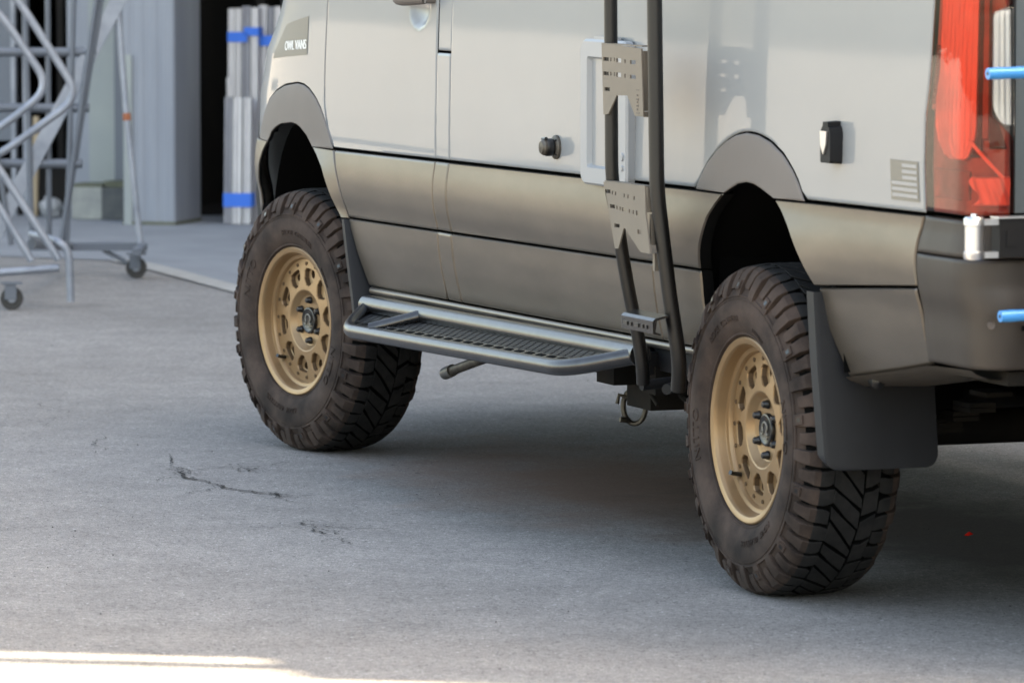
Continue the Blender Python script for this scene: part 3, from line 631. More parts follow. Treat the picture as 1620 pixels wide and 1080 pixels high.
# ------------------------------------------------------------------ fittings on the van side
# decal with lettering on the fender
DC = [(.155, 1.376), (.150, 1.256), (-.30, 1.232), (-.115, 1.345)]
mb = MB(); n = 16; vs_ = []
for j in range(9):
    for i in range(n+1):
        u, v = i/n, j/8
        a = Vector(DC[2]).lerp(Vector(DC[1]), u); b = Vector(DC[3]).lerp(Vector(DC[0]), u); p = a.lerp(b, v); vs_.append((p.x, S(p.x, p.y)-.0015, p.y))
mb.add(vs_, [(j*(n+1)+i, j*(n+1)+i+1, (j+1)*(n+1)+i+1, (j+1)*(n+1)+i) for j in range(8) for i in range(n)]); decal = mb.build('fender_decal', 'decal', van)
tv, tf, tw, th_ = text_mesh('OWL VANS', 1.0)
x0, x1 = -.105, .143; hz = .030
def tmap(v):
    x = x0+(x1-x0)*v[0]/tw; z = 1.2615+.012*(x-x0)/(x1-x0)+hz*v[1]/th_; return (x, S(x, z)-.0028, z)
mb = MB()
for dx in (-.0035, 0, .0035):
    mb.add([tuple(Vector(tmap(v))+Vector((dx, -.0002*abs(dx)*1000*.3, 0))) for v in tv], tf)
mb.build('decal_lettering', 'white', decal, smooth=0)
# flag decal
FX0, FX1, FZ0, FZ1 = 4.503, 4.664, 1.036, 1.129
mb = MB(); mb.add([(FX0+.012, S(4.5, FZ0)-.0012, FZ0), (FX1+.006, S(4.6, FZ0)-.0012, FZ0), (FX1-.006, S(4.6, FZ1)-.0014, FZ1), (FX0, S(4.5, FZ1)-.0014, FZ1)], [(0, 1, 2, 3)]); flag = mb.build('flag_decal', 'decal', van, smooth=0)
for k in range(6):
    mb = MB(); t0 = .085+k*.150; t1 = t0+.088; u0 = .43 if k >= 3 else .05
    def fp(u, t):
        z = FZ0+(FZ1-FZ0)*t; a = FX0+.012*(1-t); b = FX1+.006-.012*t; x = a+(b-a)*u; return (x, S(x, z)-.0024, z)
    mb.add([fp(u0, t0), fp(.955, t0), fp(.955, t1), fp(u0, t1)], [(0, 1, 2, 3)]); mb.build('flag_stripe', 'paint', flag, smooth=0)
# black charge-port cap with a chrome insert
mb = MB()
CP = [(-.030, -.047), (-.026, -.052), (.026, -.052), (.031, -.046), (.031, .022), (.024, .036), (.016, .040), (.016, .050), (-.014, .050), (-.016, .040), (-.026, .030), (-.030, .018)]
mb.prism(CP, [], lambda u, v, w: (u*(1-w*2), -w, v*(1-w*1.2)), .034)
o = mb.build('port_cap', 'blackmatte', van, smooth=30); o.location = (4.20, S(4.2, 1.156)+.001, 1.156)
mb = MB(); mb.prism([(-.022, .026), (.016, .026), (.012, -.006), (-.003, -.030), (-.018, -.008)], [], lambda u, v, w: (u, -.0345-w, v), .004)
mb.build('cap_insert', 'silver', o, smooth=0)
# shore-power inlet: flange, barrel, lever
mb = MB(); mb.lathe([(.001, -.010), (.034, -.010), (.040, -.006), (.041, .004)], 28); mb.lathe([(.024, -.005), (.024, -.030), (.027, -.032), (.027, -.040), (.020, -.048), (.001, -.050)], 20, c=(-.003, 0, 0))
o = mb.build('power_inlet', 'rust', van); o.scale = (.82, .95, .82); o.location = (2.335, S(2.33, 1.06)-.001, 1.062)
mb = MB(); mb.lathe([(.0285, -.012), (.030, -.018), (.030, -.030), (.0285, -.034)], 20, c=(-.003, 0, 0)); mb.tube([(-.03, -.034, .028), (.012, -.036, .030)], .005, 8)
for a in (0.8, 2.3, 3.9, 5.5): mb.lathe([(.001, -.0125), (.004, -.012), (.004, -.009)], 8, c=(.033*math.cos(a), 0, .033*math.sin(a)))
mb.build('inlet_collar', 'black', o)
# service hatch: raised rounded frame with a painted door
def rrect(x0, x1, z0, z1, r, n=6):
    out = []
    for (cx_, cz_, a0) in ((x1-r, z1-r, 0), (x0+r, z1-r, 90), (x0+r, z0+r, 180), (x1-r, z0+r, 270)):
        for k in range(n+1): a = R(a0+90*k/n); out.append((cx_+r*math.cos(a), cz_+r*math.sin(a)))
    return out
HX0, HX1, HZ0, HZ1 = 2.568, 2.905, .975, 1.364
mb = MB(); loops = [(rrect(HX0, HX1, HZ0, HZ1, .035), .0), (rrect(HX0, HX1, HZ0, HZ1, .035), -.020), (rrect(HX0+.006, HX1-.006, HZ0+.006, HZ1-.006, .030), -.026), (rrect(HX0+.052, HX1-.052, HZ0+.046, HZ1-.046, .010), -.026), (rrect(HX0+.060, HX1-.060, HZ0+.053, HZ1-.053, .008), -.012)]
vs_ = []; k = len(loops[0][0])
for lp, y in loops: vs_ += [(x, y, z) for x, z in lp]
mb.add(vs_, [(a*k+i, a*k+(i+1) % k, (a+1)*k+(i+1) % k, (a+1)*k+i) for a in range(len(loops)-1) for i in range(k)])
hatch = mb.build('service_hatch', 'whiteplastic', van, smooth=35)
mb = MB(); lp = rrect(HX0+.056, HX1-.056, HZ0+.049, HZ1-.049, .008); mb.add([(x, -.013, z) for x, z in lp], [tuple(range(len(lp)))]); mb.build('hatch_door', 'paint', hatch, smooth=0)
mb = MB(); mb.lathe([(.001, -.004), (.010, -.004), (.012, 0)], 14, c=(HX1-.028, -.026, 1.06)); mb.build('hatch_lock', 'whiteplastic', hatch); mb = MB(); mb.lathe([(.001, -.004), (.007, -.004), (.009, 0)], 14, c=(HX1-.028, -.026, 1.03)); mb.build('hatch_lock', 'whiteplastic', hatch); mb = MB(); mb.box((HX0+.09, -.020, HZ1-.006), (HX1-.09, -.004, HZ1+.008)); mb.build('hatch_hinge', 'whiteplastic', hatch)

# ladder on the side
YL = -.14
lad = empty('side_ladder', (3.23, YL, .5), parent=van)
def lpart(mb, name, m, sm=40):
    mb.v = [(v[0]-3.23, v[1]-YL, v[2]-.5) for v in mb.v]; return mb.build(name, m, lad, smooth=sm)
LR = [(3.080, -.06, 2.72), (3.080, YL, 2.62), (3.080, YL, 1.5), (3.090, YL, 1.02), (3.090, -.112, .828), (3.090, -.088, .703), (3.090, -.068, .620), (3.088, -.052, .530), (3.075, -.045, .48)]
mb = MB(); mb.tube(bez(LR, 5, .05), .0175, 16); lpart(mb, 'ladder_rail', 'ladder')
RR = [(3.378, -.06, 2.72), (3.378, YL, 2.62), (3.380, YL, 1.5), (3.400, YL, 1.0), (3.405, -.122, .847), (3.405, -.105, .722), (3.405, -.084, .60), (3.398, -.076, .545), (3.380, -.072, .49)]
mb = MB(); mb.tube(bez(RR, 5, .05), .0195, 16); lpart(mb, 'ladder_rail', 'ladder')
def slot(x, z, w=.026, h=.0095): return [(x-w/2, z-h/2), (x+w/2, z-h/2), (x+w/2, z+h/2), (x-w/2, z+h/2)]
pu = [(3.072, 1.366), (3.346, 1.358), (3.360, 1.186), (3.305, 1.186), (3.252, 1.236), (3.178, 1.234), (3.120, 1.184), (3.086, 1.182)]
hu = []
for z in (1.325, 1.288):
    hu += [slot(3.104, z, .038), slot(3.138, z, .008), slot(3.163, z, .006), slot(3.192, z-.001, .034, .011), slot(3.236, z-.002, .008), slot(3.290, z-.003, .038)]
hu += [slot(3.112, 1.248, .036)]
mb = MB(); mb.prism(pu, hu, lambda u, v, w: (u, -.158-w, v), .004); plu = lpart(mb, 'ladder_plate', 'plate', 0)
mb = MB(); mb.box((3.344, -.157, 1.20), (3.350, -.125, 1.352)); mb.box((3.351, -.157, 1.185), (3.356, -.125, 1.199)); mb.box((3.076, -.159, 1.3625), (3.346, -.135, 1.3655)); lpart(mb, 'plate_flange', 'plate', 0)
mb = MB()
for k, z in enumerate((1.240, 1.229, 1.222, 1.213, 1.204)): mb.box((3.322-(.006 if k % 2 else .004), -.1632, z-.003), (3.322+(.007 if k % 2 else .004), -.1622, z+.002))
mb.box((3.314, -.1632, 1.252), (3.334, -.1622, 1.2535)); mb.box((3.316, -.1632, 1.1935), (3.336, -.1622, 1.195))
tag(lpart(mb, 'plate_marking', 'black', 0), kind='stuff')
pl = [(3.086, 1.008), (3.372, 1.012), (3.378, .940), (3.410, .842), (3.345, .842), (3.238, .896), (3.228, .896), (3.192, .842), (3.168, .840), (3.128, .930)]
hl = [slot(3.118, .985, .036), slot(3.150, .983, .008), slot(3.172, .982, .008), slot(3.232, .980, .007), slot(3.258, .979, .008), slot(3.300, .977, .008),
      slot(3.150, .948, .034), slot(3.182, .946, .008), slot(3.204, .945, .008), slot(3.232, .944, .032), slot(3.268, .942, .007), slot(3.294, .941, .008), slot(3.322, .940, .018, .011), slot(3.182, .900, .036), slot(3.336, .893, .026, .011)]
mb = MB(); mb.prism(pl, hl, lambda u, v, w: (u, -.158-w, v), .004); lpart(mb, 'ladder_plate', 'plate', 0)
mb = MB(); mb.box((3.372, -.157, .945), (3.380, -.125, 1.008)); mb.box((3.376, -.150, .862), (3.384, -.120, .940)); mb.box((3.088, -.159, 1.0085), (3.370, -.135, 1.0115)); mb.box((3.360, -.135, .795), (3.374, -.100, .840)); lpart(mb, 'plate_flange', 'plate', 0)
# folded step
sp = [(-.172, .674), (-.164, .681), (-.128, .688), (-.124, .684), (-.160, .675), (-.164, .646), (-.15, .641), (-.15, .637), (-.171, .642)]
mb = MB(); sp_ = [(3.236, y, z) for y, z in sp]+[(3.452, y, z) for y, z in sp]; k = len(sp)
mb.add(sp_, [(i, (i+1) % k, k+(i+1) % k, k+i) for i in range(k)]+[tuple(range(k)), tuple(range(2*k-1, k-1, -1))])
lpart(mb, 'ladder_step', 'slider', 30)
for x, w in ((3.27, .026), (3.305, .010), (3.345, .028), (3.385, .009), (3.412, .009)): mb = MB(); mb.box((x-w/2, -.1745, .652), (x+w/2, -.1690, .662)); lpart(mb, 'step_slot', 'black', 0)
for P_ in ([(3.075, -.05, .475), (3.06, .10, .485)], [(3.20, -.03, .475), (3.06, .10, .480)]):
    mb = MB(); mb.tube(P_, .014, 12); lpart(mb, 'ladder_foot', 'blackmatte')

# rock slider step
sl = empty('running_board', (.83, -.03, .52), parent=van)
def spart(mb, name, m, sm=40):
    mb.v = [(v[0]-.83, v[1]+.03, v[2]-.52) for v in mb.v]; return mb.build(name, m, sl, smooth=sm)
zm = lambda x: .522+.0125*(x-.83)
zo = lambda x: .466+.0200*(x-1.05)
mb = MB(); mb.tube([(x, -.03, zm(x)) for x in (.82, 1.2, 1.6, 2.0, 2.4, 2.8, 3.02)], .030, 20); spart(mb, 'slider_tube', 'slider')
mb = MB(); mb.tube(bez([(.855, -.045, .512), (1.035, -.17, zo(1.035)), (1.5, -.17, zo(1.5)), (2.3, -.17, zo(2.3)), (2.83, -.17, zo(2.83)), (3.00, -.04, .545)], 8, .085), .0225, 18); spart(mb, 'slider_tube', 'slider')
mb = MB(); mb.tube([(1.36, -.03, zm(1.36)+.004), (1.26, -.172, zo(1.26)+.016)], .019, 14); spart(mb, 'slider_tube', 'slider')
# perforated step plate: bars with gaps, slotted lip
def gz(x, y): return zo(x)+.014+(y+.16)*.20
def sheet(mb, x0, x1, y0, y1, dz, th):
    P8 = [(x, y, gz(x, y)+d) for d in (dz-th, dz) for x, y in ((x0, y0), (x1, y0), (x1, y1), (x0, y1))]
    mb.add(P8, [(0,3,2,1),(4,5,6,7),(0,1,5,4),(1,2,6,5),(2,3,7,6),(3,0,4,7)])
def gx0(y): return 1.05+(y+.17)*-1.25
def gx1(y): return 2.83+(y+.17)*1.1
mb = MB()
for k in range(8):
    y = -.138+.0125*k; x = gx0(y)
    while x < gx1(y)-.03:
        sheet(mb, x, min(x+.040, gx1(y)), y, y+.0075, .003, .006); x += .049
tag(spart(mb, 'step_grate', 'slider_dark', 0), kind='stuff')
mb = MB(); y0, y1 = -.150, -.030
mb.add([(gx0(y0), y0, gz(1, y0)-.006), (gx1(y0), y0, gz(2.85, y0)-.006), (gx1(y1), y1, gz(2.85, y1)-.006), (gx0(y1), y1, gz(1, y1)-.006)], [(0, 1, 2, 3)])
spart(mb, 'step_backing', 'dark', 0)
mb = MB(); sheet(mb, 1.03, 2.84, -.166, -.140, .008, .004); spart(mb, 'step_lip', 'slider', 0)
for k in range(22):
    x = 1.05+k*.081; mb = MB(); sheet(mb, x, x+.046, -.162, -.147, .0095, .001); spart(mb, 'lip_slot', 'dark', 0)
for x in (1.05, 1.75, 2.45, 2.9):
    mb = MB(); mb.tube([(x, -.03, zm(x)), (x, .16, zm(x)-.03)], .022, 10); mb.box((x-.04, .02, zm(x)-.06), (x+.04, .16, zm(x)+.0)); spart(mb, 'slider_bracket', 'blackmatte', 30)

far_blocker = copy_tree(sl, van); far_blocker.location = (.83, 1.99, .52); far_blocker.scale = (1, -1, 1)  # far-side copy added to block sky light under the van
mb = MB(); mb.box((.75, 1.40, .30), (2.95, 1.84, .575)); mb.build('sky_blocker_tank', 'under', van, smooth=0)  # tank added to close the far side against sky light
mb = MB(); mb.tube([(4.18, 1.35, .44), (4.22, 1.35, .44), (4.68, 1.35, .44), (4.72, 1.35, .44)], [.10, .13, .13, .10], 18); mb.build('sky_blocker_silencer', 'under', van)  # silencer added to keep sky light off the ground below
mb = MB(); mb.tube([(2.2, .98, .42), (3.5, .98, .40)], .045, 12); mb.build('prop_shaft', 'under', van)
mb = MB(); mb.lathe([(.001, .30), (.20, .30), (.30, .31), (.36, .34), (.385, .40), (.385, .46), (.36, .52), (.30, .555), (.001, .56)], 40, axis='z', c=(4.42, 1.02, 0)); mb.build('sky_blocker_wheel', 'under', van)  # spare wheel added as a sky blocker to darken the rear ground
# rear rack: hinge bracket, blue bars
rk = empty('rear_rack', (5.05, .5, .9), parent=van)
def rpart(mb, name, m, sm=40):
    mb.v = [(v[0]-5.05, v[1]-.5, v[2]-.9) for v in mb.v]; return mb.build(name, m, rk, smooth=sm)
mb = MB(); mb.lathe([(.001, 0), (.022, 0), (.024, .003), (.024, .017), (.0215, .019), (.0215, .075), (.024, .077), (.024, .091), (.020, .096), (.008, .097), (.007, .103), (.001, .103)], 24, axis='z', c=(5.0, -.022, .926))
mb.box((4.985, -.015, .929), (5.012, .034, .943)); mb.box((4.985, -.015, 1.003), (5.012, .034, 1.0165)); mb.box((4.975, .03, 1.0175), (5.02, .90, 1.0215)); rpart(mb, 'hinge_bracket', 'silver')
mb = MB(); mb.box((4.975, .034, .930), (5.016, 1.2, 1.017)); mb.box((5.0165, .05, .955), (5.019, .075, .99)); rpart(mb, 'swing_arm', 'blackmatte', 0)
for z, y0, x in ((1.3455, -.030, 5.08), (.803, .005, 5.08)):
    mb = MB(); rng = random.Random(int(z*100)); P = [(x, y0+.026*k, z+.0012*k*.5) for k in range(24)]
    mb.tube(P, [.0130+(.0010 if k % 2 else 0) for k in range(24)], 14); mb.lathe([(.004, -.0005), (.004, -.0015), (.001, -.0015)], 8, c=(x, y0, z), mi=1)
    rpart(mb, 'rack_bar', ['blue', 'black'])
mb = MB(); mb.tube([(5.08, .34, .6), (5.08, .34, 1.9)], .022, 12); mb.tube([(5.08, .60, .6), (5.08, .60, 1.9)], .022, 12); mb.box((5.0, .30, .94), (5.08, .64, 1.0)); rpart(mb, 'rack_post', 'blackmatte'); mb = MB(); mb.box((5.03, .32, .42), (5.42, 1.70, 1.25)); rpart(mb, 'sky_blocker_box', 'blackmatte', 0)  # carrier box is added out of frame to block sky behind the van

# ------------------------------------------------------------------ wheels
TR = .418; TC = .118                       # tyre radius, tread centre offset behind the rim face
BASE = [(.226, .016), (.236, .000), (.250, -.012), (.268, -.0205), (.290, -.0245), (.312, -.0245), (.334, -.0205), (.350, -.0125), (.364, -.003), (.378, .009), (.389, .021), (.396, .036), (.400, .060), (.402, .090), (.4025, TC)]
def base_pt(t):
    # t: 0 bead .. 1 crown centre, by table index
    q = t*(len(BASE)-1); i = min(int(q), len(BASE)-2); f = q-i
    return (BASE[i][0]+(BASE[i+1][0]-BASE[i][0])*f, BASE[i][1]+(BASE[i+1][1]-BASE[i][1])*f)
def make_tyre():
    mb = MB()
    full = BASE+[(r, 2*TC-y) for r, y in reversed(BASE[:-1])]
    seg = 120; n = len(full); vs_ = []
    for r, y in full:
        for k in range(seg): a = 2*math.pi*k/seg; vs_.append((r*math.cos(a), y, r*math.sin(a)))
    for i in range(n-1):
        mi = 1 if i < 9 or i > n-11 else 0
        mb.add([], [])
    o = mb.add(vs_, [])
    for i in range(n-1):
        mi = 1 if i < 8 or i >= n-9 else 3
        for k in range(seg):
            k2 = (k+1) % seg; mb.f.append((o+i*seg+k, o+i*seg+k2, o+(i+1)*seg+k2, o+(i+1)*seg+k)); mb.m.append(mi)
    # sidewall rings
    for (r, y, w, h) in ((.3385, -.0195, .0035, .0022), (.243, -.0062, .004, .003), (.330, -.0218, .0012, .001)):
        mb.lathe([(r-w, y+.0015), (r-w*.6, y-h), (r+w*.6, y-h), (r+w, y+.0015)], seg, mi=1)
    def P(r, y, a): return (r*math.cos(a), y, r*math.sin(a))
    NL = 52; pitch = 2*math.pi/NL
    def lug(side, a0, w, stations, mi_from):
        # stations: (base r, base y, height dr, height dy, skew, width factor)
        vs_ = []; fs = []; ms = []
        for (r, y, hr, hy, sk, wf) in stations:
            yy = y if side < 0 else 2*TC-y; hh = hy if side < 0 else -hy
            lo, hi = a0+sk-w*wf/2, a0+sk+w*wf/2; c = .045*w*wf
            vs_ += [P(r-.002, yy, lo), P(r+hr*.93, yy+hh*.93, lo+c*.2), P(r+hr, yy+hh, lo+c), P(r+hr, yy+hh, hi-c), P(r+hr*.93, yy+hh*.93, hi-c*.2), P(r-.002, yy, hi)]
        o = mb.add(vs_, []); n = len(stations)
        for i in range(n-1):
            for k in range(5):
                mb.f.append((o+6*i+k, o+6*i+k+1, o+6*i+7+k, o+6*i+6+k)); mb.m.append((3 if k in (0, 4) and i < 3 else 0) if i < mi_from else 1)
        mb.f.append(tuple(o+k for k in range(6))); mb.m.append(0); mb.f.append(tuple(o+6*(n-1)+k for k in range(5, -1, -1))); mb.m.append(1)
    rng = random.Random(11)
    for side in (-1, 1):
        for k in range(NL):
            a0 = (k+(.5 if side > 0 else 0))*pitch; lng = k % 2 == 0; wj = pitch*(.85 if lng else .80)
            s_ = .012 if k % 4 < 2 else -.010
            hi = (1.0, .82, 1.12, .90)[k % 4]; f2 = .86 if lng else .80
            st = [(.399, .054+(.004 if lng else 0), .0165, 0, s_*1.2, .88), (.398, .046, .017, 0, s_*.6, 1.0), (.395, .036, .0185, -.001, .0, 1.0), (.391, .026, .0195, -.005, 0, 1.0), (.386, .018, .0170, -.0115, 0, .96), (.380, .011, .0125*hi, -.0150*hi, 0, f2), (.372, .004, .0070*hi, -.0155*hi, 0, f2), (.362, -.004, .0030*hi, -.0135*hi, .004, f2*.96)]
            if lng: st += [(.351, -.0115, .001, -.0105*hi, .006, .80), (.3440, -.0150, 0, -.0085*hi, .006, .76), (.3375, -.0185, 0, -.0060, .006, .70), (.3365, -.0192, 0, .001, .006, .70)]
            else: st += [(.3575, -.0075, .001, -.0095, .004, .62), (.3560, -.0085, .001, .001, .004, .60)]
            lug(side, a0, wj, st, 3)
            if side < 0 and k % 4 == 0:         # raised square button on every fourth lug
                for (q, hh) in ((.0105, .0030), (.0050, .0032)):
                    a1 = a0+.004; r0 = .366
                    c4 = [(-q, -q), (q, -q), (q, q), (-q, q)]
                    mb.add([P(r0+b, -.0190-hh*(1 if q > .005 else 1.05)+(b)*.45, a1+a_/r0) for a_, b in c4]+[P(r0+b, -.010+b*.45, a1+a_/r0) for a_, b in c4], [(0,1,2,3),(0,1,5,4),(1,2,6,5),(2,3,7,6),(3,0,4,7)], 1 if q > .005 else 2)
    # centre blocks: interlocking diagonal blocks, two rows plus hooks
    def crown(y): d_ = (y-TC)/.11; return TR-.0035*d_*d_
    def block(poly):
        n = len(poly); c = (sum(p[0] for p in poly)/n, sum(p[1] for p in poly)/n)
        top = [(c[0]+(p[0]-c[0])*.97, c[1]+(p[1]-c[1])*.97) for p in poly]
        vs_ = [P(.398, TC+p[1], p[0]) for p in poly]+[P(crown(TC+p[1])-.0012, TC+p[1], p[0]) for p in poly]+[P(crown(TC+p[1]), TC+p[1], p[0]) for p in top]
        fs = [(n+i, n+(i+1) % n, 2*n+(i+1) % n, 2*n+i) for i in range(n)]+[tuple(2*n+i for i in range(n))]
        o_ = mb.add(vs_, fs, 0); mb.f += [(o_+i, o_+(i+1) % n, o_+n+(i+1) % n, o_+n+i) for i in range(n)]; mb.m += [3]*n
    NC = 17; pc = 2*math.pi/NC; w = .062
    shapes = [
        [(-.97, .03), (-.35, .335), (.28, .65), (.28, .80), (-.35, .60), (-.97, .40)],
        [(-.97, .47), (-.35, .67), (.28, .87), (.28, 1.18), (-.35, .93), (-.97, .69)],
        [(-.97, .75), (-.35, .99), (.28, 1.25), (.28, 1.58), (-.35, 1.27), (-.97, .96)],
        [(.36, .05), (.97, -.06), (.97, .36), (.66, .43), (.36, .45)],
        [(.36, .53), (.66, .51), (.97, .43), (.97, .86), (.36, .96)],
    ]
    jit = random.Random(8)
    for k in range(NC):
        for sh in shapes: block([((k-v+jit.uniform(-.022, .022))*pc, u*w+jit.uniform(-.0022, .0022)) for u, v in sh])
    # raised lettering
    for body, size, amid, r0 in (('NITTO', .034, R(150), .272), ('RIDGE  GRAPPLER', .019, R(255), .2745), ('NITTO', .034, R(330), .272), ('RIDGE  GRAPPLER', .019, R(75), .2745), ('285/70R17', .013, R(30), .262)):
        tv, tf, tw, th2 = text_mesh(body, size, 0.0005)
        vs_ = []
        for v in tv:
            # seen from outside (-y) text reads clockwise with its head outwards
            a = amid-(v[0]-tw/2)*1.25/r0; r = r0+v[1]*1.15; yb = interp([(.226, .016), (.236, 0), (.250, -.012), (.268, -.0205), (.290, -.0245), (.312, -.0245), (.334, -.0205)], r)
            vs_.append(P(r, yb-.0030 if v[2] > 0 else yb+.001, a))
        mb.add(vs_, tf, 1)
    return mb
def finish_tyre(mb, wheel, rot):
    # turn the tyre, then flatten its contact patch on the ground
    mb.v = [(x*math.cos(rot)-z*math.sin(rot), y, x*math.sin(rot)+z*math.cos(rot)) for x, y, z in mb.v]
    out = []
    for x, y, z in mb.v:
        if z < -.4105: z = -.4105+(z+.4105)*.12
        if z < -.36 and y < .03: y -= .006*min(1, (-.36-z)/.04)*0.6
        out.append((x, y, z))
    mb.v = out
    return mb.build('tyre', ['rubber', 'sidewall', 'black', 'groove_shade'], wheel, smooth=24, recalc=False)
def make_rim(wheel):
    mb = MB()
    mb.lathe([(.218, .235), (.228, .018), (.2330, .010), (.2350, .002), (.2345, -.0035), (.2310, -.0060), (.2225, -.0045), (.2175, -.0025), (.2145, .002), (.2125, .007), (.2105, .024), (.2090, .0285), (.2030, .0305), (.1990, .0310), (.1965, .0345), (.1945, .042)], 96)
    F = lambda r: .0420-.0080*max(0, min(1, (.1945-r)/.09))
    NW = 10; seg = 2*math.pi/NW; RO, RI = .1945, .099
    def P(r, a, y=None): return Vector((r*math.cos(a), F(r) if y is None else y, r*math.sin(a)))
    for k in range(NW):
        a0 = k*seg+R(9)
        # sector outline and window outline with matched point counts
        sec = [(RI, a0-seg/2+seg*i/8) for i in range(9)]+[(RI+(RO-RI)*i/6, a0+seg/2) for i in range(1, 6)]+[(RO, a0+seg/2-seg*i/8) for i in range(9)]+[(RO-(RO-RI)*i/6, a0-seg/2) for i in range(1, 6)]
        win0 = [(.112, -.0085), (.112, .0085), (.136, .0310), (.158, .0345), (.1670, .0270), (.1675, -.0270), (.158, -.0345), (.136, -.0310)]
        # resample the window by angle about its centre to match the sector outline
        cr = .145; wp = [Vector((r-cr, t)) for r, t in win0]; win = []
        for (r, a) in sec:
            d = Vector((r-cr, (a-a0)*r)); ang = math.atan2(d.y, d.x); best = None
            for p, q in zip(wp, wp[1:]+wp[:1]):
                e = q-p; dd = Vector((math.cos(ang), math.sin(ang))); den = dd.x*e.y-dd.y*e.x
                if abs(den) < 1e-9: continue
                t = (p.x*e.y-p.y*e.x)/den; s = (p.x*dd.y-p.y*dd.x)/den
                if t > 0 and -1e-6 <= s <= 1+1e-6: best = dd*t; break
            win.append((cr+best.x, a0+best.y/(cr+best.x)))
        n = len(sec)
        def shrink(l, f): return [(cr+(r-cr)*f, a0+(a-a0)*f) for r, a in l]
        w2, w3 = shrink(win, .95), shrink(win, .86)
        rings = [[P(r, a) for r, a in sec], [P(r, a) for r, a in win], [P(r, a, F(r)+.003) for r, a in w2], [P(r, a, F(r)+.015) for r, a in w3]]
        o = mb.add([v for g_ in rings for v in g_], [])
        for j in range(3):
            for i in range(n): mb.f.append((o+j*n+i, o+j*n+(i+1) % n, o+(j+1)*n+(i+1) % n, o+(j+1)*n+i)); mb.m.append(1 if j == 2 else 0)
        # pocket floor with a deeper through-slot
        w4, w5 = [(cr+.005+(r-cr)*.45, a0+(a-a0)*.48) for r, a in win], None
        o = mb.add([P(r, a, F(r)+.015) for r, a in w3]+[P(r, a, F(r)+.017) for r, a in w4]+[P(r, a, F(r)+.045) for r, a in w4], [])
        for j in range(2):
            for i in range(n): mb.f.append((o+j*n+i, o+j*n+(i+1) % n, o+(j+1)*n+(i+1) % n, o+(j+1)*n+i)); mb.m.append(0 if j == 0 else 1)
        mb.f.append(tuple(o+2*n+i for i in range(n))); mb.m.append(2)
    # hub dish
    mb.lathe([(.099, .0340), (.095, .0355), (.088, .0445), (.080, .0530), (.072, .0555), (.040, .0560), (.001, .0560)], 64)
    rim = mb.build('rim', ['bronze', 'bronze_shade', 'dark'], wheel, smooth=26)
    b = MB()
    for k in range(20):
        a = 2*math.pi*(k+.5)/20+R(9); c = (.1805*math.cos(a), F(.18)-.0002, .1805*math.sin(a))
        b.lathe([(.0001, -.0010), (.0035, -.0010), (.0042, -.0024), (.0056, -.0022), (.0060, .001)], 10, c=c)
    tag(b.build('rim_bolts', 'bronze_shade', wheel), kind='stuff')
    lug = MB(); lug.lathe([(.0120, 0), (.0115, -.006), (.0098, -.008), (.0088, -.016), (.0066, -.0185), (.001, -.019)], 12)
    for k in range(6):
        a = 2*math.pi*k/6+R(30)
        o = lug.build('lug_nut', 'black', wheel); o.location = (.064*math.cos(a), .056, .064*math.sin(a))
    cap = MB(); cap.lathe([(.0425, .056), (.0425, .050), (.040, .0455), (.036, .0445), (.034, .0458), (.001, .0455)], 40); cap_o = cap.build('centre_cap', 'black', wheel)
    em = MB(); em.tube([(.015*math.cos(a), .0448, .006+.013*math.sin(a)) for a in [R(-50+280*k/14) for k in range(15)]], .0028, 8); em.tube([(.010, .0448, -.005), (.014, .0448, -.012), (.021, .0448, -.010)], .0025, 8); em.tube([(-.010, .0448, -.005), (-.014, .0448, -.012), (-.021, .0448, -.010)], .0025, 8); em.tube([(-.014, .0448, -.0215), (.014, .0448, -.0215)], .002, 8)
    em.build('cap_emblem', 'decal', wheel)
    v = MB(); a = R(222); c = Vector((.190*math.cos(a), .038, .190*math.sin(a)))
    v.tube([c+Vector((0, .01, 0)), c+Vector((.004, -.018, .004)), c+Vector((.008, -.030, .008))], [.0065, .0055, .0062], 10); v.build('valve_stem', 'black', wheel)
tyre_mb = make_tyre(); saved = list(tyre_mb.v)
def wheel(x, rot, steer=0):
    w = empty('wheel', (x, .12, .4117), steer, parent=van)
    inner = empty('wheel_pivot_offset') if False else None
    tyre_mb.v = list(saved); finish_tyre(tyre_mb, w, rot); make_rim(w)
    for ch in w.children: ch.location.y -= .12
    # hub and brake behind the wheel
    b = MB(); b.lathe([(.001, .02), (.15, .02), (.16, .03), (.16, .05), (.10, .06), (.08, .12), (.001, .12)], 32, c=(0, -.02, 0)); b.build('brake_disc', 'under', w)
    return w
wf = wheel(0, R(4), .19902)
wr = wheel(3.665, R(37))
for w_, x in ((wf, 0), (wr, 3.665)):
    c = copy_tree(w_, van); c.location = (x, 1.96-.12, .4117); c.rotation_euler = (0, 0, math.pi+(.17 if x == 0 else 0))

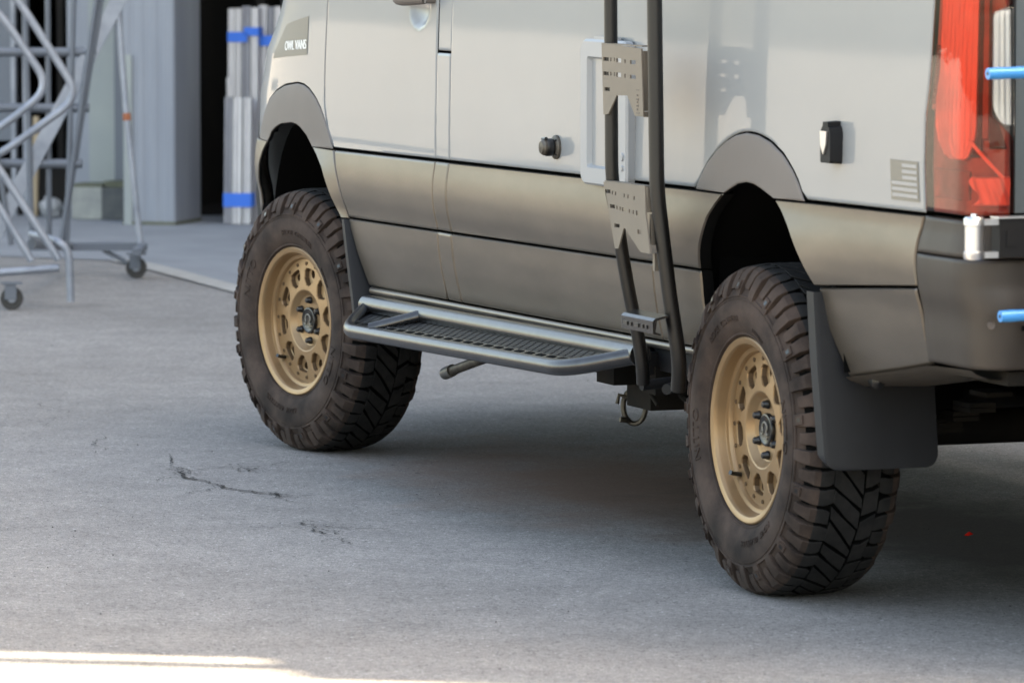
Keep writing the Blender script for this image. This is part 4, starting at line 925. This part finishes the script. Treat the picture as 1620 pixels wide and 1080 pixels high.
# ------------------------------------------------------------------ workshop building behind
FA = R(53.8)
bld = empty('workshop_building', (-11.09, 3.04, 0), FA); tag(bld, 'blue grey workshop with open dark doorways and square corrugated column', 'building')
def bbox(name, m, a, b, parent=bld, sm=0):
    mb = MB(); mb.box(a, b); return mb.build(name, m, parent, smooth=sm)
H = 8.6
mb = MB()      # main column with shallow vertical ribs
xs = [-.375, -.345, -.335, -.305, -.295, -.265, -.255, -.225, -.215, -.185, -.175, -.145, -.135, -.09]
pf = [(x, 0 if (i//2) % 2 == 0 else .004) for i, x in enumerate(xs)]
poly = pf+[(-.082, .008), (-.082, .42), (-.375, .42)]
mb.prism(poly, [], lambda u, v, w: (u, v, w), 3.2); mb.build('column', 'wall', bld, smooth=0)
bbox('column_foot_grime', 'grime', (-.38, -.006, 0), (-.078, .42, .022))
bbox('column_cover_strip', 'wall2', (-.372, -.010, 0), (-.325, -.001, .92))
mb = MB(); mb.box((-.93, .62, 0), (-.80, .80, 3.2)); mb.build('door_post', 'wall', bld, smooth=0)
mb = MB(); mb.box((-.795, .60, 0), (-.63, .80, 3.2)); mb.build('door_post', 'wall2', bld, smooth=0)
mb = MB(); mb.box((-.628, .55, 0), (-.52, .90, 3.2)); mb.build('door_post', 'galvdark', bld, smooth=0)
bbox('lintel', 'wall', (-3.2, 0.005, 3.2), (9, .9, H)); bbox('roof_slab', 'wall2', (-3.3, -.05, H), (9.1, 8, H+.2))
bbox('end_wall', 'wall', (-3.2, .006, 0), (-2.3, .9, 3.199)); bbox('end_wall', 'wall', (2.6, .006, 0), (9, .9, 3.199))
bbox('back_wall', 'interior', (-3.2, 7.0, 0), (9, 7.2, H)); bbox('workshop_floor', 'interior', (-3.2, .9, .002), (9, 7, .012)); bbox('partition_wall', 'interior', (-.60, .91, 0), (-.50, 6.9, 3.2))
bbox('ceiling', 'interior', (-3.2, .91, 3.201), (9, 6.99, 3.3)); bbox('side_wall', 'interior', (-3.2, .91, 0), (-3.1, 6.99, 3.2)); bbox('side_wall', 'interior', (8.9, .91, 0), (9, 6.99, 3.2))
# brown strip racks just inside the right doorway
for x, w_, m_ in ((-.02, .05, 'interior'), (.42, .06, 'interior'), (.62, .10, 'wood')):
    bbox('rack_upright', m_, (x, 1.2, .012), (x+w_, 1.26, 2.6))
for x, y, w_, z0, z1 in ((.05, 2.6, .5, .012, .5), (.10, 2.7, .35, .52, .85), (-.30, 3.2, .25, .012, 1.4), (.75, 2.2, .4, .012, 1.0)):
    bbox('storage_box', 'under', (x, y, z0), (x+w_, y+.4, z1))
bbox('shelf_board', 'wood', (-.45, 3.0, 1.42), (1.2, 3.5, 1.45))
# window frames at the left opening
for x in (-1.245, -1.175): bbox('window_mullion', 'galv', (x-.012, .60, 0), (x+.014, .64, 3.2))
bbox('window_pane', 'galvdark', (-1.90, .625, .42), (-1.26, .632, 2.6)); bbox('window_apron', 'interior', (-2.3, .66, 0), (-.94, .72, .30))
mb = MB(); mb.box((-1.02, .70, .02), (-.985, .73, 2.2)); mb.build('rack_upright', 'interior', bld, smooth=0)

def bw(p): return bld.matrix_basis @ Vector(p)
def local_thing(name, x, y, label, cat, group=None):
    p = Matrix.Translation(bld.location) @ Matrix.Rotation(FA, 4, 'Z') @ Vector((x, y, 0)); o = empty(name, p, FA); tag(o, label, cat, group); return o
o = local_thing('concrete_block', -.80, .33, 'pale concrete block on the ground beside a darker block', 'block', 'blocks at the wall foot')
mb = MB(); mb.box((0, 0, .008), (.175, .22, .185)); mb.build('block_body', 'block', o, smooth=0)
mb = MB(); mb.box((-.004, -.003, .186), (.178, .21, .200)); mb.build('block_cap', 'grime', o, smooth=0)
o = local_thing('concrete_block', -.625, .33, 'dark damp concrete block between the pale block and the column', 'block', 'blocks at the wall foot')
mb = MB(); mb.box((.002, .002, .008), (.205, .22, .182)); mb.build('block_body', 'blockdark', o, smooth=0)
mb = MB(); mb.box((0.0, .03, .183), (.12, .20, .215)); mb.build('block_cap', 'grime', o, smooth=0)
o = local_thing('wooden_pole', -1.085, .50, 'pale wooden pole standing behind the rolling ladder', 'pole')
mb = MB(); mb.tube([(0, 0, .008), (.006, .03, .56)], .019, 12); mb.build('pole_shaft', 'wood', o)
o = local_thing('plastic_bag', -.97, .45, 'crumpled white plastic bag on the ground by the pale pole', 'bag')
bm_ = bmesh.new(); bmesh.ops.create_icosphere(bm_, subdivisions=3, radius=.06)
rng = random.Random(4)
for v in bm_.verts:
    v.co *= 1+.22*math.sin(v.co.x*90+v.co.z*70)*math.cos(v.co.y*80)+rng.uniform(-.08, .08); v.co.z = max(v.co.z*1.0+.06, .008)
me = bpy.data.meshes.new('bag_body'); bm_.to_mesh(me); bm_.free(); me.materials.append(M['whiteplastic']); ob = bpy.data.objects.new('bag_body', me); COL.objects.link(ob); ob.parent = o

# bundles of aluminium extrusion leaning in the doorway
def bundle(x, y, n, w, h, lean, label, tapes, sizes):
    o = local_thing('profile_bundle', x, y, label, 'metal bundle', 'taped aluminium bundles in the doorway')
    rng = random.Random(int((x+5)*1000)); xx = 0
    for k in range(n):
        ww = sizes[k % len(sizes)]*w; hh = h*(1+rng.uniform(-.006, .006)); y0 = rng.uniform(-.008, .01)
        pl_ = [(xx, y0), (xx+ww*.32, y0), (xx+ww*.36, y0+.010), (xx+ww*.60, y0+.010), (xx+ww*.64, y0), (xx+ww*.94, y0), (xx+ww*.94, y0+.045), (xx, y0+.045)]
        mb = MB(); mb.prism(pl_, [], lambda u, v, w_: (u, v+lean*w_, .008+w_), hh); mb.build('profile', 'alu' if (k+n) % 3 else 'alu_dark', o, smooth=0); xx += ww*1.12
    for (z, hgt, f0, f1) in tapes:
        mb = MB(); mb.prism([(xx*f0-.003, -.012), (xx*f1+.003, -.012), (xx*f1+.003, .062), (xx*f0-.003, .062)], [], lambda u, v, w_: (u, v+lean*(z+w_), z+w_), hgt); mb.build('tape_band', 'tape', o, smooth=0)
    return o
bundle(.115, .30, 4, .036, 1.165, .03, 'tall aluminium profiles with dark blue tape near the top', [(.985, .055, 0, .62), (1.02, .045, .55, 1.0)], [1.0, .9, 1.3, 1.0])
bundle(.270, .36, 5, .036, 1.17, .03, 'tall aluminium profiles partly hidden behind the van fender, blue tape near top', [(.965, .055, 0, 1.0)], [1.2, .9, 1.0])
bundle(.150, .14, 3, .044, .685, .04, 'short pale aluminium profiles with wide blue tape low down', [(.10, .075, 0, 1.0)], [1.0, 1.15, .9])
bundle(.085, .40, 2, .030, .78, -.03, 'thin leaning aluminium strips left of the short taped bundle', [(.13, .06, 0, 1.0)], [1.0, .8])

# ------------------------------------------------------------------ rolling warehouse ladder, left
rl = empty('rolling_ladder', (-6.4, 1.0, 0)); tag(rl, 'galvanised rolling warehouse ladder with bent handrails at the far left', 'ladder')
def lp_(name, m, pts, r, rad=.06, seg=12):
    mb = MB(); mb.tube(bez([Vector(p)-Vector((-6.4, 1.0, 0)) for p in pts], 7, rad), r, seg); return mb.build(name, m, rl)
lp_('handrail', 'galv', [(-6.36, -.20, 1.97), (-5.99, .64, 1.27), (-5.89, .838, .945), (-5.95, .63, .77), (-6.25, -.10, .42)], .0175, .10)
lp_('handrail', 'galv', [(-6.30, -.20, 2.27), (-5.97, .72, 1.32), (-5.845, .955, .905), (-5.95, .63, .66), (-6.25, -.10, .32)], .0175, .10)
lp_('brace', 'galv', [(-6.10, .28, 1.12), (-5.94, .62, .60), (-5.82, .85, .21)], .017, .02)
lp_('brace', 'galv', [(-6.10, .36, .86), (-5.93, .62, .43), (-5.86, .74, .205)], .017, .02)
lp_('base_bar', 'galv', [(-6.25, -.30, .13), (-5.91, .61, .155), (-5.82, .85, .175)], .017, .02)
lp_('foot_bar', 'galv', [(-6.3, .86, .29), (-5.83, .845, .292), (-5.805, .890, .25), (-5.79, .893, .03)], .017, .05)
lp_('base_bar', 'galvdark', [(-6.3, .86, .25), (-7.73, 1.43, .135)], .020, .02)
mb = MB()
def flatbar(name, m, a, b, w, t):
    a, b = Vector(a), Vector(b); d = (b-a).normalized(); s = d.cross(Vector((.936, -.351, 0))).normalized(); n = d.cross(s).normalized(); off = Vector((-6.4, 1.0, 0)); mb = MB()
    c8 = [p+s*(i*w/2)+n*(j*t/2)-off for p in (a, b) for i, j in ((-1, -1), (1, -1), (1, 1), (-1, 1))]
    mb.add(c8, [(0,3,2,1),(4,5,6,7),(0,1,5,4),(1,2,6,5),(2,3,7,6),(3,0,4,7)]); return mb.build(name, m, rl, smooth=0)
flatbar('stringer', 'galv', (-7.745, 1.69, 1.30), (-7.90, 1.02, .02), .070, .03)
flatbar('stringer', 'galv', (-7.70, 1.66, 2.6), (-7.745, 1.69, 1.29), .060, .03)
for a, b in (((-7.90, 1.25, 2.0), (-7.80, 1.27, .14)), ((-8.0, .95, 1.9), (-7.84, 1.18, .14)), ((-6.75, .52, 1.6), (-6.72, .62, .10)), ((-7.82, 1.51, 2.0), (-7.76, 1.425, .14)), ((-7.74, 1.72, 2.0), (-7.77, 1.43, .30)), ((-7.73, 1.68, 2.0), (-7.76, 1.40, .16)), ((-7.86, 1.37, 2.0), (-7.83, 1.36, .14))):
    lp_('upright', 'galvdark', [a, b], .0135, .02)
lp_('upright', 'galv', [(-7.75, 1.675, 2.0), (-7.75, 1.68, 1.22), (-7.69, 1.70, .74), (-7.62, 1.745, .12)], .016, .02)
mb = MB(); mb.tube([Vector((-7.693, 1.70, .755))-Vector((-6.4, 1, 0)), Vector((-7.689, 1.702, .722))-Vector((-6.4, 1, 0))], .0195, 12); mb.build('joint_collar', 'orange', rl)
for z, x1, y1 in ((1.04, -7.77, 1.58), (.78, -7.765, 1.54), (.52, -7.755, 1.50)):
    lp_('cross_bar', 'galvdark', [(-8.2, .45, z), (-7.92, 1.15, z), (x1, y1, z)], .0215, .02)
flatbar('base_plate', 'galvdark', (-7.79, 1.25, .135), (-7.605, 1.765, .135), .035, .05)
flatbar('base_plate', 'galvdark', (-7.60, 1.75, .137), (-7.2, 1.60, .137), .03, .04)
flatbar('corner_gusset', 'galvdark', (-7.68, 1.58, .12), (-7.64, 1.70, .05), .02, .02)
for k in range(4):                                   # treads climbing away to the left
    mb = MB(); p = Vector((-6.9-.10*k, .55-.33*k, .28+.26*k))-Vector((-6.4, 1.0, 0)); mb.box((-.45, -.11, -.02), (.45, .11, .02), M4=Matrix.Translation(p) @ Matrix.Rotation(R(-20), 4, 'Z')); mb.build('step_tread', 'galvdark', rl, smooth=0)
def castor(p, rz):
    w = MB(); w.lathe([(.001, -.018), (.016, -.018), (.030, -.014), (.044, -.017), (.049, -.010), (.049, .010), (.044, .017), (.030, .014), (.016, .018), (.001, .018)], 24, c=(0, 0, .049))
    ct = empty('castor', Vector(p)-Vector((-6.4, 1.0, 0)), rz, parent=rl)
    w.build('castor_wheel', 'castor', ct)
    h_ = MB(); h_.lathe([(.001, -.020), (.018, -.020), (.018, .020), (.001, .020)], 16, c=(0, 0, .049)); h_.build('castor_hub', 'galv', ct)
    f = MB(); f.box((-.030, -.026, .045), (.020, -.021, .115)); f.box((-.030, .021, .045), (.020, .026, .115)); f.box((-.045, -.032, .110), (.045, .032, .118)); f.build('castor_fork', 'galvdark', ct, smooth=0)
castor((-5.84, .645, 0), R(75)); castor((-7.46, 1.675, 0), R(70)); castor((-7.60, .70, 0), R(75))

# ------------------------------------------------------------------ tall building to the right, out of frame: shades the yard
sh = empty('neighbour_building', (8.83, 5.65, 0)); tag(sh, 'tall plain stucco building closing the yard on the right', 'building')
SX = sh.location.x
def sb(name, m, a, b): return bbox(name, m, a, b, parent=sh)
sb('wall', 'stucco', (-26, 0, 0), (0, 9, 8.0)); sb('upper_wall', 'stucco', (-26, .06, 8.0), (-.30, 9, 14)); sb('down_pipe', 'galvdark', (-.205, .02, 8.0), (-.135, .06, 13.9)); sb('parapet', 'stucco', (-26.1, -.05, 14), (-.28, 9.1, 14.2))
an = empty('shade_annex', (10.85, 5.65, 0)); tag(an, 'unseen stucco block added to narrow the sunlit gap on the right', 'building')  # unseen blocker, added to end the sun patch and cut its bounce
bbox('wall', 'stucco', (0, 0, 0), (26, 9, 9.5), parent=an); bbox('parapet', 'stucco', (-.1, -.05, 9.5), (26.1, 9.1, 9.7), parent=an)
